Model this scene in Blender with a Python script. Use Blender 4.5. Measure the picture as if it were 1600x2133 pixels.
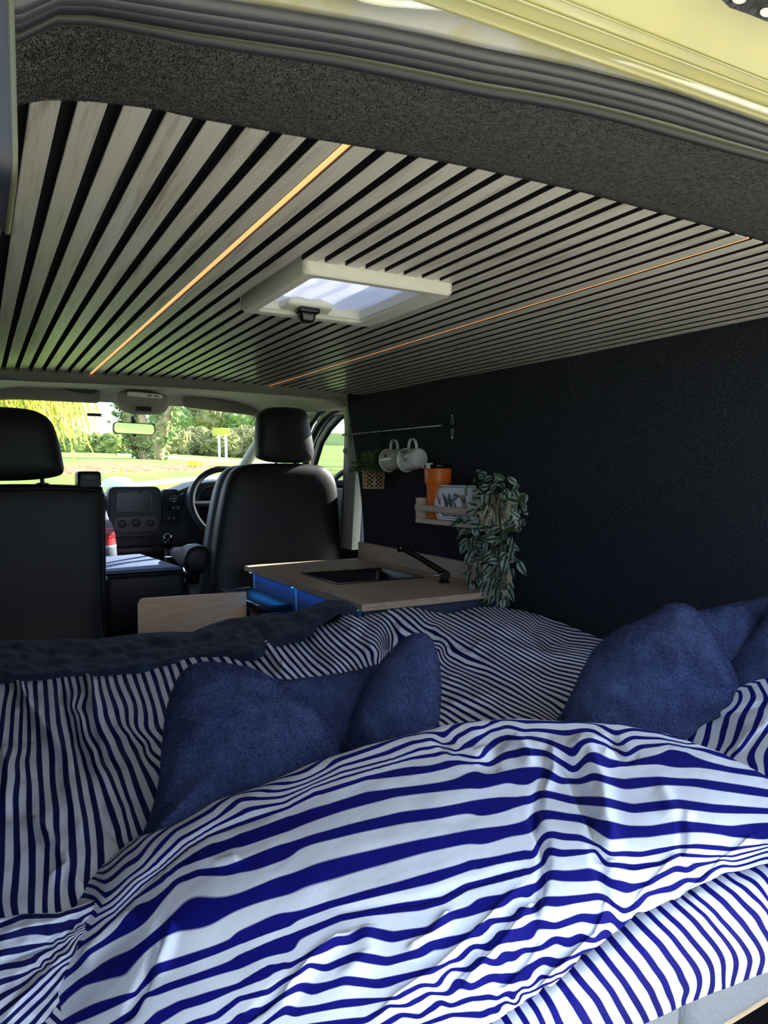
import bpy, bmesh, math, random
import numpy as np
from mathutils import Vector, Matrix, noise
random.seed(7)
S = bpy.context.scene
for o in list(bpy.data.objects): bpy.data.objects.remove(o)
C = S.collection
# ------------------------------------------------------------------ camera
F_PX, W_PX, H_PX = 1480., 1600., 2133.
YAW, PITCH = math.radians(29.8), math.radians(2.9)
FW = np.array([math.sin(YAW)*math.cos(PITCH), math.cos(YAW)*math.cos(PITCH), -math.sin(PITCH)])
RT = np.array([math.cos(YAW), -math.sin(YAW), 0.]); UP = np.cross(RT, FW)
cam = bpy.data.objects.new('camera', bpy.data.cameras.new('camera')); C.objects.link(cam)
cam.matrix_world = Matrix(((RT[0], UP[0], -FW[0], 0), (RT[1], UP[1], -FW[1], 0), (RT[2], UP[2], -FW[2], 0), (0, 0, 0, 1)))
cam.data.sensor_fit = 'HORIZONTAL'; cam.data.sensor_width = 36; cam.data.lens = 36*F_PX/W_PX
cam.data.clip_start = 0.02; cam.data.clip_end = 2000
S.camera = cam
# ------------------------------------------------------------------ world, sun, exposure
S.view_settings.view_transform = 'Standard'; S.view_settings.look = 'None'
S.view_settings.gamma = 1; S.view_settings.use_curve_mapping = False
S.view_settings.exposure = 1.85
w = bpy.data.worlds.new('sky'); S.world = w; w.use_nodes = True
nt = w.node_tree; nt.nodes.clear()
def N(nt, t, **k):
    n = nt.nodes.new(t)
    for a, v in k.items():
        if a in n.inputs.keys() if hasattr(n.inputs, 'keys') else False: n.inputs[a].default_value = v
        else: setattr(n, a, v)
    return n
tc = N(nt, 'ShaderNodeTexCoord'); sep = N(nt, 'ShaderNodeSeparateXYZ'); nt.links.new(tc.outputs['Generated'], sep.inputs[0])
ramp = N(nt, 'ShaderNodeValToRGB'); nt.links.new(sep.outputs['Z'], ramp.inputs[0])
e = ramp.color_ramp.elements
e[0].position = 0.0; e[0].color = (0.56, 0.76, 1.0, 1); e[1].position = 0.75; e[1].color = (0.22, 0.45, 0.95, 1)
cn = N(nt, 'ShaderNodeTexNoise'); cn.inputs['Scale'].default_value = 3.2; cn.inputs['Detail'].default_value = 7; cn.inputs['Roughness'].default_value = .6
nt.links.new(tc.outputs['Generated'], cn.inputs['Vector'])
cr = N(nt, 'ShaderNodeValToRGB'); cr.color_ramp.elements[0].position = .44; cr.color_ramp.elements[1].position = .62
nt.links.new(cn.outputs['Fac'], cr.inputs[0])
mx = N(nt, 'ShaderNodeMix', data_type='RGBA'); mx.inputs[7].default_value = (0.90, 0.96, 1.06, 1)
nt.links.new(cr.outputs[0], mx.inputs[0]); nt.links.new(ramp.outputs[0], mx.inputs[6])
bg = N(nt, 'ShaderNodeBackground'); bg.inputs['Strength'].default_value = 0.92
nt.links.new(mx.outputs[2], bg.inputs[0]); ow = N(nt, 'ShaderNodeOutputWorld'); nt.links.new(bg.outputs[0], ow.inputs[0])
sun = bpy.data.objects.new('sun', bpy.data.lights.new('sun', 'SUN')); C.objects.link(sun)
sun.data.energy = 6.0; sun.data.angle = math.radians(0.6); sun.data.color = (1.0, 0.93, 0.82)
sun.rotation_euler = Vector((0.88, 0.15, 0.50)).to_track_quat('Z', 'Y').to_euler()

# ------------------------------------------------------------------ measuring helpers
def at(x, y, **k):
    d = FW + RT*(x-W_PX/2)/F_PX - UP*(y-H_PX/2)/F_PX
    (a, v), = k.items()
    if a == 'D': return d*v
    i = 'XYZ'.index(a); return d*(v/d[i])
def px(P):
    P = np.atleast_2d(P); d = P@FW
    return np.stack([W_PX/2+F_PX*(P@RT)/d, H_PX/2-F_PX*(P@UP)/d], 1)
class TPS:
    """thin plate spline through scattered readings"""
    def __init__(s, P, v, lam=1e-3, sc=None):
        P = np.array(P, float); v = np.array(v, float)
        s.sc = sc or np.abs(P).max(); s.P = P/s.sc; n = len(P)
        K = s.k(s.P, s.P)+lam*np.eye(n)*1.0; Q = np.hstack([np.ones((n, 1)), s.P])
        A = np.block([[K, Q], [Q.T, np.zeros((3, 3))]])
        s.w = np.linalg.solve(A, np.concatenate([v, np.zeros(3)]))
    def k(s, A, B):
        r2 = ((A[:, None]-B[None])**2).sum(2)+1e-12
        return .5*r2*np.log(r2)
    def __call__(s, X):
        X = np.array(X, float)/s.sc; out = []
        for i in range(0, len(X), 4000):
            c = X[i:i+4000]; out.append(s.k(c, s.P)@s.w[:-3]+s.w[-3]+c@s.w[-2:])
        return np.concatenate(out)
def resample(pl, step):
    out = []
    for a, b in zip(pl[:-1], pl[1:]):
        a = np.array(a, float); b = np.array(b, float); n = max(1, int(np.linalg.norm(b-a)/step))
        for i in range(n): out.append(a+(b-a)*i/n)
    out.append(np.array(pl[-1], float)); return out
def seg_dist(P, pl):
    best = np.full(len(P), 1e9); tt = np.zeros(len(P)); n = len(pl)-1
    for i in range(n):
        a = np.array(pl[i], float); b = np.array(pl[i+1], float); ab = b-a
        t = np.clip(((P-a)@ab)/(ab@ab), 0, 1); q = a+t[:, None]*ab
        d = np.linalg.norm(P-q, axis=1); m = d < best; best[m] = d[m]; tt[m] = (i+t[m])/n
    return best, tt
def fold(P, pl, amp, wid):
    d, t = seg_dist(P, pl)
    return amp*np.exp(-(d/wid)**2)*np.clip(np.minimum(t, 1-t)*6+.15, 0, 1)
def fbm(P, sc, seed=0.):
    return np.array([noise.noise(Vector((p[0]*sc+seed, p[1]*sc-seed, (p[2] if len(p) > 2 else 0)*sc))) for p in P])

# ------------------------------------------------------------------ materials
def srgb(r, g, b): 
    f = lambda c: ((c/255+.055)/1.055)**2.4 if c > 10 else c/255/12.92
    return (f(r), f(g), f(b), 1)
def mat(name, col, rough=.5, metal=0., bump=None, var=None, sheen=0., coat=0., emit=None, trans=0., spec=.5, alpha=None, stretch=None, coord='Object'):
    m = bpy.data.materials.new(name); m.use_nodes = True; nt = m.node_tree
    b = nt.nodes['Principled BSDF']
    b.inputs['Base Color'].default_value = col; b.inputs['Roughness'].default_value = rough; b.inputs['Metallic'].default_value = metal
    b.inputs['Specular IOR Level'].default_value = spec
    if sheen: b.inputs['Sheen Weight'].default_value = sheen; b.inputs['Sheen Roughness'].default_value = .4; b.inputs['Sheen Tint'].default_value = tuple(min(1, c*4+.15) for c in col[:3])+(1,)
    if coat: b.inputs['Coat Weight'].default_value = coat; b.inputs['Coat Roughness'].default_value = .15
    if trans: b.inputs['Transmission Weight'].default_value = trans; b.inputs['IOR'].default_value = 1.1
    if emit: b.inputs['Emission Color'].default_value = emit[0]; b.inputs['Emission Strength'].default_value = emit[1]
    if bump or var:
        t = N(nt, 'ShaderNodeTexCoord'); mp = N(nt, 'ShaderNodeMapping'); nt.links.new(t.outputs[coord], mp.inputs[0])
        if stretch: mp.inputs['Scale'].default_value = stretch
    if bump:
        n = N(nt, 'ShaderNodeTexNoise'); n.inputs['Scale'].default_value = bump[0]; n.inputs['Detail'].default_value = 4; n.inputs['Roughness'].default_value = .65
        nt.links.new(mp.outputs[0], n.inputs['Vector'])
        bp = N(nt, 'ShaderNodeBump'); bp.inputs['Strength'].default_value = bump[1]; bp.inputs['Distance'].default_value = bump[2]
        nt.links.new(n.outputs['Fac'], bp.inputs['Height']); nt.links.new(bp.outputs[0], b.inputs['Normal'])
    if var:      # (scale, colour2, lo, hi)
        n = N(nt, 'ShaderNodeTexNoise'); n.inputs['Scale'].default_value = var[0]; n.inputs['Detail'].default_value = 5; n.inputs['Roughness'].default_value = .65
        nt.links.new(mp.outputs[0], n.inputs['Vector'])
        r = N(nt, 'ShaderNodeValToRGB'); r.color_ramp.elements[0].position = var[2]; r.color_ramp.elements[1].position = var[3]
        r.color_ramp.elements[0].color = col; r.color_ramp.elements[1].color = var[1]
        nt.links.new(n.outputs['Fac'], r.inputs[0]); nt.links.new(r.outputs[0], b.inputs['Base Color'])
    return m
M = {}
M['carpet'] = mat('dark carpet lining', srgb(15, 20, 34), .98, bump=(300, 1., .005), var=(230, srgb(70, 76, 94), .45, .8), sheen=.08)
M['carpet_grey'] = mat('grey carpet lining', srgb(36, 37, 38), .98, bump=(260, 1., .006), var=(150, srgb(104, 104, 100), .4, .75), sheen=.15)
M['black_felt'] = mat('black felt backing', srgb(9, 11, 19), 1., bump=(400, .4, .002))
M['slat'] = mat('white washed oak slat', srgb(200, 197, 184), .36, var=(14, srgb(146, 136, 122), .5, .74), bump=(60, .25, .002), coat=.25, stretch=(6, .35, 6))
M['slat_side'] = mat('black board core', srgb(12, 13, 18), .9)
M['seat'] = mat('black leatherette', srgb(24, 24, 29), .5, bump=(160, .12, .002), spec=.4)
M['seat_side'] = mat('lit grey leatherette', srgb(62, 70, 74), .5, bump=(160, .12, .002))  # paler grey paints windscreen light onto the driver seat's side
M['seat_top'] = mat('blue grey fabric', srgb(95, 112, 145), .7, bump=(200, .2, .002))
M['plastic_dark'] = mat('dark grey plastic', srgb(38, 42, 50), .5, bump=(300, .1, .001))
M['plastic_black'] = mat('black plastic', srgb(16, 17, 20), .4)
M['gloss_black'] = mat('gloss black', srgb(10, 11, 14), .22, spec=.5)
M['satin_black'] = mat('satin black', srgb(14, 16, 20), .5, spec=.3)
M['head'] = mat('beige grey headliner', srgb(140, 138, 128), .85, bump=(500, .15, .001))
M['head_dark'] = mat('grey felt visor', srgb(118, 115, 104), .9, bump=(500, .15, .001))
M['pillar'] = mat('grey pillar trim', srgb(150, 152, 140), .5)
M['pillar_dark'] = mat('steel blue pillar trim', srgb(22, 24, 34), .45)
M['rubber'] = mat('grey rubber seal', srgb(50, 50, 54), .42, spec=.6)
M['rubber_dark'] = mat('black rubber seal', srgb(22, 23, 27), .5)
M['rubber_olive'] = mat('olive grey painted frame lip', srgb(70, 70, 50), .35)
M['paint'] = mat('cream yellow paint', srgb(170, 161, 94), .28, coat=.5, var=(2.2, srgb(150, 148, 108), .4, .65))
M['paint_white'] = mat('white paint', srgb(196, 196, 186), .25, coat=.4, var=(9, srgb(186, 180, 132), .45, .6))
M['oak'] = mat('light oak laminate', srgb(196, 178, 158), .5, var=(16, srgb(168, 150, 130), .42, .7), stretch=(9, .7, 9), bump=(60, .08, .001))
M['oak_board'] = mat('pale oak laminate', srgb(222, 188, 150), .5, var=(16, srgb(196, 160, 124), .42, .7), stretch=(.7, 9, 9), bump=(60, .08, .001))
M['oak_edge'] = mat('oak edging', srgb(206, 180, 156), .55, var=(30, srgb(172, 146, 120), .45, .7), stretch=(1, 6, 6))
M['pine'] = mat('pale pine', srgb(222, 204, 182), .6, var=(30, srgb(200, 180, 154), .4, .7), stretch=(5, 1, 5))
M['cabinet'] = mat('slate blue cabinet', srgb(62, 74, 100), .5)
M['chrome_dark'] = mat('black chrome', srgb(70, 68, 66), .14, metal=1.)
M['chrome'] = mat('chrome', srgb(215, 218, 225), .1, metal=1.)
M['steel'] = mat('brushed steel', srgb(150, 152, 158), .3, metal=1.)
M['iron'] = mat('dark iron', srgb(48, 50, 54), .45, metal=.6)
M['enamel'] = mat('white enamel', srgb(226, 226, 220), .22, coat=.4)
M['enamel_grey'] = mat('warm grey enamel', srgb(196, 190, 176), .3, coat=.3)
M['orange'] = mat('orange powder coat', srgb(240, 118, 38), .42)
M['plate_white'] = mat('white number plate', srgb(214, 218, 232), .35)
M['ink'] = mat('navy ink', srgb(22, 26, 44), .5)
M['ink_red'] = mat('red ink', srgb(190, 36, 40), .5)
M['olive'] = mat('olive print', srgb(120, 116, 40), .5)
M['crest_grey'] = mat('grey print', srgb(120, 118, 112), .5)
M['vent_white'] = mat('ivory plastic', srgb(222, 221, 206), .4)
M['wicker'] = mat('woven wicker', srgb(212, 172, 130), .7, bump=(120, .4, .002))
M['fern'] = mat('dark green fern', srgb(84, 104, 56), .7, var=(25, srgb(104, 112, 70), .5, .75))
M['stem'] = mat('brown green stem', srgb(66, 74, 46), .7)
M['fleece'] = mat('navy fleece', srgb(44, 56, 98), 1., bump=(240, 1., .008), var=(22, srgb(70, 84, 128), .42, .7), sheen=.35)
M['blanket'] = mat('dark navy blanket', srgb(28, 34, 56), 1., bump=(140, .6, .004), var=(12, srgb(44, 54, 82), .4, .7), sheen=.3)
M['woven_grey'] = mat('grey woven fabric', srgb(150, 150, 154), .95, bump=(180, .9, .004))
M['fibre'] = mat('grey carpet fibre', srgb(60, 61, 60), 1., var=(60, srgb(140, 140, 134), .38, .75))
M['fleece_pile'] = mat('navy fleece pile', srgb(42, 56, 104), 1., var=(22, srgb(66, 84, 136), .4, .7), sheen=.25)
M['peach'] = mat('peach light strip', srgb(255, 170, 110), .5, emit=(srgb(255, 176, 112), .36))
M['blue_led'] = mat('blue light strip', srgb(20, 130, 255), .5, emit=((.0, .22, 1.0, 1), 1.1))
M['cyan_led'] = mat('cyan light end', srgb(60, 230, 255), .5, emit=((.05, .75, .95, 1), .8))
M['display'] = mat('dark display glass', srgb(28, 26, 36), .25)
M['mirror'] = mat('mirror glass', srgb(235, 238, 240), .02, metal=1.)
M['label_red'] = mat('red bottle label', srgb(214, 40, 48), .4)
M['pet'] = mat('clear bottle plastic', srgb(216, 230, 248), .08, trans=.75)
M['lens'] = mat('pale lamp lens', srgb(214, 214, 206), .3)
# leaf: variegated
def leaf_mat(name, g1, g2):
    m = bpy.data.materials.new(name); m.use_nodes = True; nt = m.node_tree; b = nt.nodes['Principled BSDF']; b.inputs['Roughness'].default_value = .4
    uv = N(nt, 'ShaderNodeUVMap'); sp = N(nt, 'ShaderNodeSeparateXYZ'); nt.links.new(uv.outputs[0], sp.inputs[0])
    # white feathering between midrib and edge
    n1 = N(nt, 'ShaderNodeMath', operation='SUBTRACT'); nt.links.new(sp.outputs['X'], n1.inputs[0]); n1.inputs[1].default_value = .5
    n2 = N(nt, 'ShaderNodeMath', operation='ABSOLUTE'); nt.links.new(n1.outputs[0], n2.inputs[0])
    r = N(nt, 'ShaderNodeValToRGB'); r.color_ramp.elements[0].position = .0; r.color_ramp.elements[0].color = g1
    r.color_ramp.elements[1].position = .5; r.color_ramp.elements[1].color = g1
    for p, c in ((.04, g1), (.12, g2), (.20, g2), (.36, g1)):
        q = r.color_ramp.elements.new(p); q.color = c
    nt.links.new(n2.outputs[0], r.inputs[0]); nt.links.new(r.outputs[0], b.inputs['Base Color']); return m
M['leaf'] = leaf_mat('variegated leaf', srgb(34, 60, 44), srgb(150, 172, 154))
M['leaf2'] = leaf_mat('plain green leaf', srgb(38, 62, 40), srgb(66, 92, 58))
def stripe_mat(name, white, blue, duty):
    m = bpy.data.materials.new(name); m.use_nodes = True; nt = m.node_tree; b = nt.nodes['Principled BSDF']
    b.inputs['Roughness'].default_value = .85; b.inputs['Specular IOR Level'].default_value = .2
    uv = N(nt, 'ShaderNodeUVMap'); sp = N(nt, 'ShaderNodeSeparateXYZ'); nt.links.new(uv.outputs[0], sp.inputs[0])
    a = N(nt, 'ShaderNodeMath', operation='ADD'); nt.links.new(sp.outputs['X'], a.inputs[0]); a.inputs[1].default_value = 100.5
    f = N(nt, 'ShaderNodeMath', operation='FRACT'); nt.links.new(a.outputs[0], f.inputs[0])
    s = N(nt, 'ShaderNodeMath', operation='SUBTRACT'); nt.links.new(f.outputs[0], s.inputs[0]); s.inputs[1].default_value = .5
    ab = N(nt, 'ShaderNodeMath', operation='ABSOLUTE'); nt.links.new(s.outputs[0], ab.inputs[0])
    r = N(nt, 'ShaderNodeMapRange'); r.inputs['From Min'].default_value = duty/2-.025; r.inputs['From Max'].default_value = duty/2+.025
    nt.links.new(ab.outputs[0], r.inputs['Value'])
    x = N(nt, 'ShaderNodeMix', data_type='RGBA'); x.inputs[6].default_value = blue; x.inputs[7].default_value = white
    nt.links.new(r.outputs[0], x.inputs[0]); nt.links.new(x.outputs[2], b.inputs['Base Color'])
    t = N(nt, 'ShaderNodeTexCoord'); n = N(nt, 'ShaderNodeTexNoise'); n.inputs['Scale'].default_value = 26; n.inputs['Detail'].default_value = 5
    nt.links.new(t.outputs['Object'], n.inputs['Vector']); bp = N(nt, 'ShaderNodeBump'); bp.inputs['Strength'].default_value = .45; bp.inputs['Distance'].default_value = .006
    nt.links.new(n.outputs['Fac'], bp.inputs['Height']); nt.links.new(bp.outputs[0], b.inputs['Normal']); return m
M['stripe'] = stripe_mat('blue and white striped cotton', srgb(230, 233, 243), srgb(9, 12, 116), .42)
M['stripe_shaded'] = stripe_mat('shaded blue and white striped cotton', srgb(226, 228, 240), srgb(16, 18, 84), .46)  # striped cotton again, blue darkened to paint in the dim rear

# ------------------------------------------------------------------ object helpers
def link_mesh(name, me, m=None, parent=None, smooth=True, sharp=40):
    o = bpy.data.objects.new(name, me); C.objects.link(o)
    if m is not None: me.materials.append(M[m] if isinstance(m, str) else m)
    if smooth:
        me.polygons.foreach_set('use_smooth', [True]*len(me.polygons))
        if sharp: me.set_sharp_from_angle(angle=math.radians(sharp))
    if parent is not None:
        o.parent = parent; o.matrix_parent_inverse = Matrix.Translation(parent.location).inverted()
    return o
def obj(name, bm, m=None, parent=None, smooth=True, sharp=40):
    bmesh.ops.recalc_face_normals(bm, faces=bm.faces)
    me = bpy.data.meshes.new(name); bm.to_mesh(me); bm.free()
    return link_mesh(name, me, m, parent, smooth, sharp)
def thing(name, label, cat, loc=(0, 0, 0), group=None):
    o = bpy.data.objects.new(name, None); C.objects.link(o); o.empty_display_size = .05; o.location = Vector([float(v) for v in loc])
    return tag(o, label, cat, group)
def tag(o, label=None, cat=None, group=None, kind=None):
    if label: o['label'] = label
    if cat: o['category'] = cat
    if group: o['group'] = group
    if kind: o['kind'] = kind
    return o
def struct(o): o['kind'] = 'structure'; return o
def hexa(bm, P, bev=0, seg=2):
    """P: 8 corners, bottom 4 then top 4"""
    v = [bm.verts.new(Vector([float(c) for c in p])) for p in P]
    fs = [bm.faces.new([v[i] for i in q]) for q in ((3, 2, 1, 0), (4, 5, 6, 7), (0, 1, 5, 4), (1, 2, 6, 5), (2, 3, 7, 6), (3, 0, 4, 7))]
    if bev: bmesh.ops.bevel(bm, geom=list({e for f in fs for e in f.edges}), offset=bev, segments=seg, affect='EDGES', profile=.5)
    return bm
def box(bm, x0, x1, y0, y1, z0, z1, bev=0, seg=2):
    return hexa(bm, [(x0, y0, z0), (x1, y0, z0), (x1, y1, z0), (x0, y1, z0), (x0, y0, z1), (x1, y0, z1), (x1, y1, z1), (x0, y1, z1)], bev, seg)
def nb(): return bmesh.new()
def rings(bm, R, close=True, cap=True):
    vs = [[bm.verts.new(Vector([float(c) for c in p])) for p in r] for r in R]; n = len(vs[0])
    for a, b in zip(vs[:-1], vs[1:]):
        for i in range(n if close else n-1):
            j = (i+1) % n; bm.faces.new((a[i], a[j], b[j], b[i]))
    if cap and close:
        bm.faces.new(list(reversed(vs[0]))); bm.faces.new(vs[-1])
    return vs
def tube(bm, pts, rad, n=10, cap=True):
    pts = [Vector([float(c) for c in p]) for p in pts]; R = []; ref = None
    rad = rad if hasattr(rad, '__len__') else [rad]*len(pts)
    for i, p in enumerate(pts):
        t = (pts[min(i+1, len(pts)-1)]-pts[max(i-1, 0)]).normalized()
        if ref is None: ref = t.orthogonal().normalized()
        ref = (ref-t*ref.dot(t)).normalized(); b = t.cross(ref)
        R.append([p+(ref*math.cos(a)+b*math.sin(a))*rad[i] for a in [2*math.pi*k/n for k in range(n)]])
    rings(bm, R, cap=cap); return bm
def lathe(bm, prof, org=(0, 0, 0), axis=(0, 0, 1), n=32):
    ax = Vector(axis).normalized(); u = ax.orthogonal().normalized(); v = ax.cross(u); o = Vector([float(c) for c in org]); R = []
    for r, h in prof: R.append([o+ax*h+(u*math.cos(2*math.pi*k/n)+v*math.sin(2*math.pi*k/n))*max(r, 1e-4) for k in range(n)])
    rings(bm, R); return bm
def smoothloop(pts, n=64):
    P = np.array(pts, float); m = len(P); out = []
    per = max(2, n//m)
    for i in range(m):
        p0, p1, p2, p3 = P[i-1], P[i], P[(i+1) % m], P[(i+2) % m]
        for k in range(per):
            t = k/per; out.append(.5*((2*p1)+(-p0+p2)*t+(2*p0-5*p1+4*p2-p3)*t*t+(-p0+3*p1-3*p2+p3)*t**3))
    return np.array(out)
def puff(bm, outline, nrm, thick, back=None, ex=2.5, nr=14, centre=None, disp=None, smooth=True, per=96):
    """closed cushion: outline (3-D points roughly in a plane), bulging along nrm on both sides"""
    L = smoothloop(outline, per) if smooth else np.array(outline, float)
    c = np.mean(L, 0) if centre is None else np.array(centre, float); nrm = np.array(nrm, float)/np.linalg.norm(nrm)
    back = thick if back is None else back; m = len(L); grids = []
    for sgn, T in ((1, thick), (-1, back)):
        R = []
        for j in range(nr+1):
            a = j/nr*math.pi/2; s = math.cos(a)**(2/ex) if ex > 2 else math.cos(a); h = math.sin(a)**(2/ex) if ex > 2 else math.sin(a)
            s = max(s, .0) if j < nr else 0.
            pts = c+(L-c)*s+nrm*sgn*T*h
            R.append(pts)
        grids.append(R)
    allr = list(reversed(grids[0][1:-1]))+[grids[0][0]]+grids[1][1:-1]
    top = grids[0][-1][0]; bot = grids[1][-1][0]
    def D(p):
        p = np.array(p)
        return p+disp(p) if disp else p
    vs = [[bm.verts.new(Vector(D(p))) for p in r] for r in allr]
    for a, b in zip(vs[:-1], vs[1:]):
        for i in range(m): j = (i+1) % m; bm.faces.new((a[i], a[j], b[j], b[i]))
    vt = bm.verts.new(Vector(D(top))); vb = bm.verts.new(Vector(D(bot)))
    for i in range(m): j = (i+1) % m; bm.faces.new((vt, vs[0][j], vs[0][i])); bm.faces.new((vb, vs[-1][i], vs[-1][j]))
    return bm
def rrect(x0, x1, z0, z1, r, k=6):
    out = []
    for cx, cz, a0 in ((x1-r, z1-r, 0), (x0+r, z1-r, 90), (x0+r, z0+r, 180), (x1-r, z0+r, 270)):
        for i in range(k+1): a = math.radians(a0+90*i/k); out.append((cx+r*math.cos(a), cz+r*math.sin(a)))
    return out
def slab(bm, loop2, f, d0, d1):
    """extrude a 2-D loop: f(a, b, depth) -> point"""
    rings(bm, [[f(a, b, d0) for a, b in loop2], [f(a, b, d1) for a, b in loop2]]); return bm
def grid_mesh(name, P, nu, nv, m, parent=None, uv=None, solid=0):
    """P (nu*nv,3) row-major over v then u"""
    fs = []
    for j in range(nv-1):
        for i in range(nu-1):
            a = j*nu+i; fs.append((a, a+1, a+nu+1, a+nu))
    me = bpy.data.meshes.new(name); me.from_pydata([tuple(map(float, p)) for p in P], [], fs)
    if uv is not None:
        l = me.uv_layers.new(name='UVMap'); vi = np.empty(len(me.loops), int); me.loops.foreach_get('vertex_index', vi)
        d = np.zeros((len(vi), 2)); d[:, 0] = uv[vi]; l.data.foreach_set('uv', d.ravel())
    o = link_mesh(name, me, m, parent, True, 0)
    if solid:
        s = o.modifiers.new('solid', 'SOLIDIFY'); s.thickness = solid; s.offset = -1
    return o
def text(name, body, size, mtx, m, parent, ext=.0004, shear=0., align='LEFT'):
    cu = bpy.data.curves.new('letters', 'FONT'); cu.body = body; cu.size = size; cu.extrude = ext; cu.shear = shear; cu.align_x = align; cu.offset = size*.012
    t = bpy.data.objects.new('letters', cu); C.objects.link(t); bpy.context.view_layer.update()
    me = bpy.data.meshes.new_from_object(t.evaluated_get(bpy.context.evaluated_depsgraph_get())); bpy.data.objects.remove(t)
    me.transform(mtx); me.name = name
    me.materials.clear()
    return link_mesh(name, me, m, parent, False)
def frame_m(o, xa, ya):
    xa = Vector(xa).normalized(); ya = Vector(ya); ya = (ya-xa*ya.dot(xa)).normalized(); za = xa.cross(ya)
    return Matrix(((xa[0], ya[0], za[0], o[0]), (xa[1], ya[1], za[1], o[1]), (xa[2], ya[2], za[2], o[2]), (0, 0, 0, 1)))

def pile(name, src, n, length, width, m, parent, nz=.5, flow=.8, want=None, seed=1, lay=(0, 0, -1)):
    """short soft fibres standing on a surface, one joined mesh"""
    rng = np.random.default_rng(seed); me = src.data; me.calc_loop_triangles(); T = np.empty(len(me.loop_triangles)*3, int); me.loop_triangles.foreach_get('vertices', T); T = T.reshape(-1, 3)
    V = np.empty(len(me.vertices)*3); me.vertices.foreach_get('co', V); V = V.reshape(-1, 3); VN = np.empty(len(V)*3); me.vertices.foreach_get('normal', VN); VN = VN.reshape(-1, 3)
    A, B, Cc = V[T[:, 0]], V[T[:, 1]], V[T[:, 2]]; cr_ = np.cross(B-A, Cc-A); ar = np.linalg.norm(cr_, axis=1)
    cen = (A+B+Cc)/3
    if want is not None: ar = ar*want(cen, VN[T[:, 0]])
    k = rng.choice(len(T), n, p=ar/ar.sum()); r1 = np.sqrt(rng.random(n))[:, None]; r2 = rng.random(n)[:, None]
    P = A[k]*(1-r1)+B[k]*r1*(1-r2)+Cc[k]*r1*r2; Nn = VN[T[k, 0]]*(1-r1)+VN[T[k, 1]]*r1*(1-r2)+VN[T[k, 2]]*r1*r2; Nn /= np.linalg.norm(Nn, axis=1)[:, None]+1e-9
    fl = np.stack([np.sin(P[:, 0]*23+P[:, 2]*31+seed), np.cos(P[:, 1]*27-P[:, 2]*19), np.sin(P[:, 2]*29+P[:, 0]*17)], 1)*.7+np.array(lay)
    fl = fl-Nn*(fl*Nn).sum(1)[:, None]
    D = Nn*nz+fl*flow+rng.normal(0, .2, (n, 3)); D /= np.linalg.norm(D, axis=1)[:, None]
    S_ = np.cross(D, rng.normal(0, 1, (n, 3))); S_ /= np.linalg.norm(S_, axis=1)[:, None]; L = length*(.6+.8*rng.random(n))[:, None]
    W_ = width*.5; v = np.empty((n, 3, 3)); v[:, 0] = P-S_*W_-Nn*.0008; v[:, 1] = P+S_*W_-Nn*.0008; v[:, 2] = P+D*L+Nn*.0004
    m2 = bpy.data.meshes.new(name); m2.vertices.add(n*3); m2.vertices.foreach_set('co', v.reshape(-1)); m2.loops.add(n*3); m2.loops.foreach_set('vertex_index', np.arange(n*3)); m2.polygons.add(n); m2.polygons.foreach_set('loop_start', np.arange(n)*3); m2.polygons.foreach_set('loop_total', np.full(n, 3)); m2.update()
    cn_ = Nn+rng.normal(0, .13, (n, 3)); cn_ /= np.linalg.norm(cn_, axis=1)[:, None]; m2.polygons.foreach_set('use_smooth', [True]*n); m2.normals_split_custom_set_from_vertices(np.repeat(cn_, 3, 0).tolist())
    o = bpy.data.objects.new(name, m2); C.objects.link(o); m2.materials.append(M[m]); o['kind'] = 'stuff'
    if parent is not None: o.parent = parent; o.matrix_parent_inverse = Matrix.Translation(parent.location).inverted()
    return o

# ================================================================== THE VAN BODY
CX = .69
def zc(X): return .36-.017*((X-CX)/.75)**2           # underside of the slats
VX0, VX1, VY0, VY1 = .497, .775, 1.128, 1.425           # roof light opening
# ceiling backing with the roof-light opening
bm = nb(); xs = [-.12, .1, .3, VX0, .6, VX1, .9, 1.1, 1.3, 1.53]; ys = [.60, VY0, VY1, 2.70]
for j in range(3):
    for i in range(len(xs)-1):
        if j == 1 and VX0 <= xs[i] < VX1: continue
        a, b = xs[i], xs[i+1]
        hexa(bm, [(a, ys[j], zc(a)+.013), (b, ys[j], zc(b)+.013), (b, ys[j+1], zc(b)+.013), (a, ys[j+1], zc(a)+.013),
                  (a, ys[j], zc(a)+.045), (b, ys[j], zc(b)+.045), (b, ys[j+1], zc(b)+.045), (a, ys[j+1], zc(a)+.045)])
bmesh.ops.remove_doubles(bm, verts=bm.verts, dist=1e-5)
ceiling = struct(obj('ceiling', bm, 'black_felt', smooth=False))
def slat_bm(x, w, y0, y1):
    b = nb(); z0 = zc(x); z1 = zc(x+w)
    hexa(b, [(x, y0, z0), (x+w, y0, z1), (x+w, y1, z1), (x, y1, z0), (x, y0, z0+.0135), (x+w, y0, z1+.0135), (x+w, y1, z1+.0135), (x, y1, z0+.0135)], .0008, 1)
    return b
PITCH_S, WS = .039, .0257
k = -11; x = .3636-11*PITCH_S
while x < 1.47:
    y0 = .672+.008*math.sin(k*1.7)*.2
    if x < .2: y0 = .705+max(0, (.11-x))*.55
    y1 = 2.70
    if x+WS > VX0-.012 and x < VX1+.012:
        segs = [(y0, VY0-.012), (VY1+.012, y1)]
    else: segs = [(y0, y1)]
    for a, b_ in segs:
        so_ = obj('slat', slat_bm(x, WS, a, b_), 'slat', ceiling, smooth=False); so_.data.materials.append(M['slat_side'])
        for f_ in so_.data.polygons:
            if abs(f_.normal.x) > .75 or f_.normal.z > .5: f_.material_index = 1
    k += 1; x += PITCH_S
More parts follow.
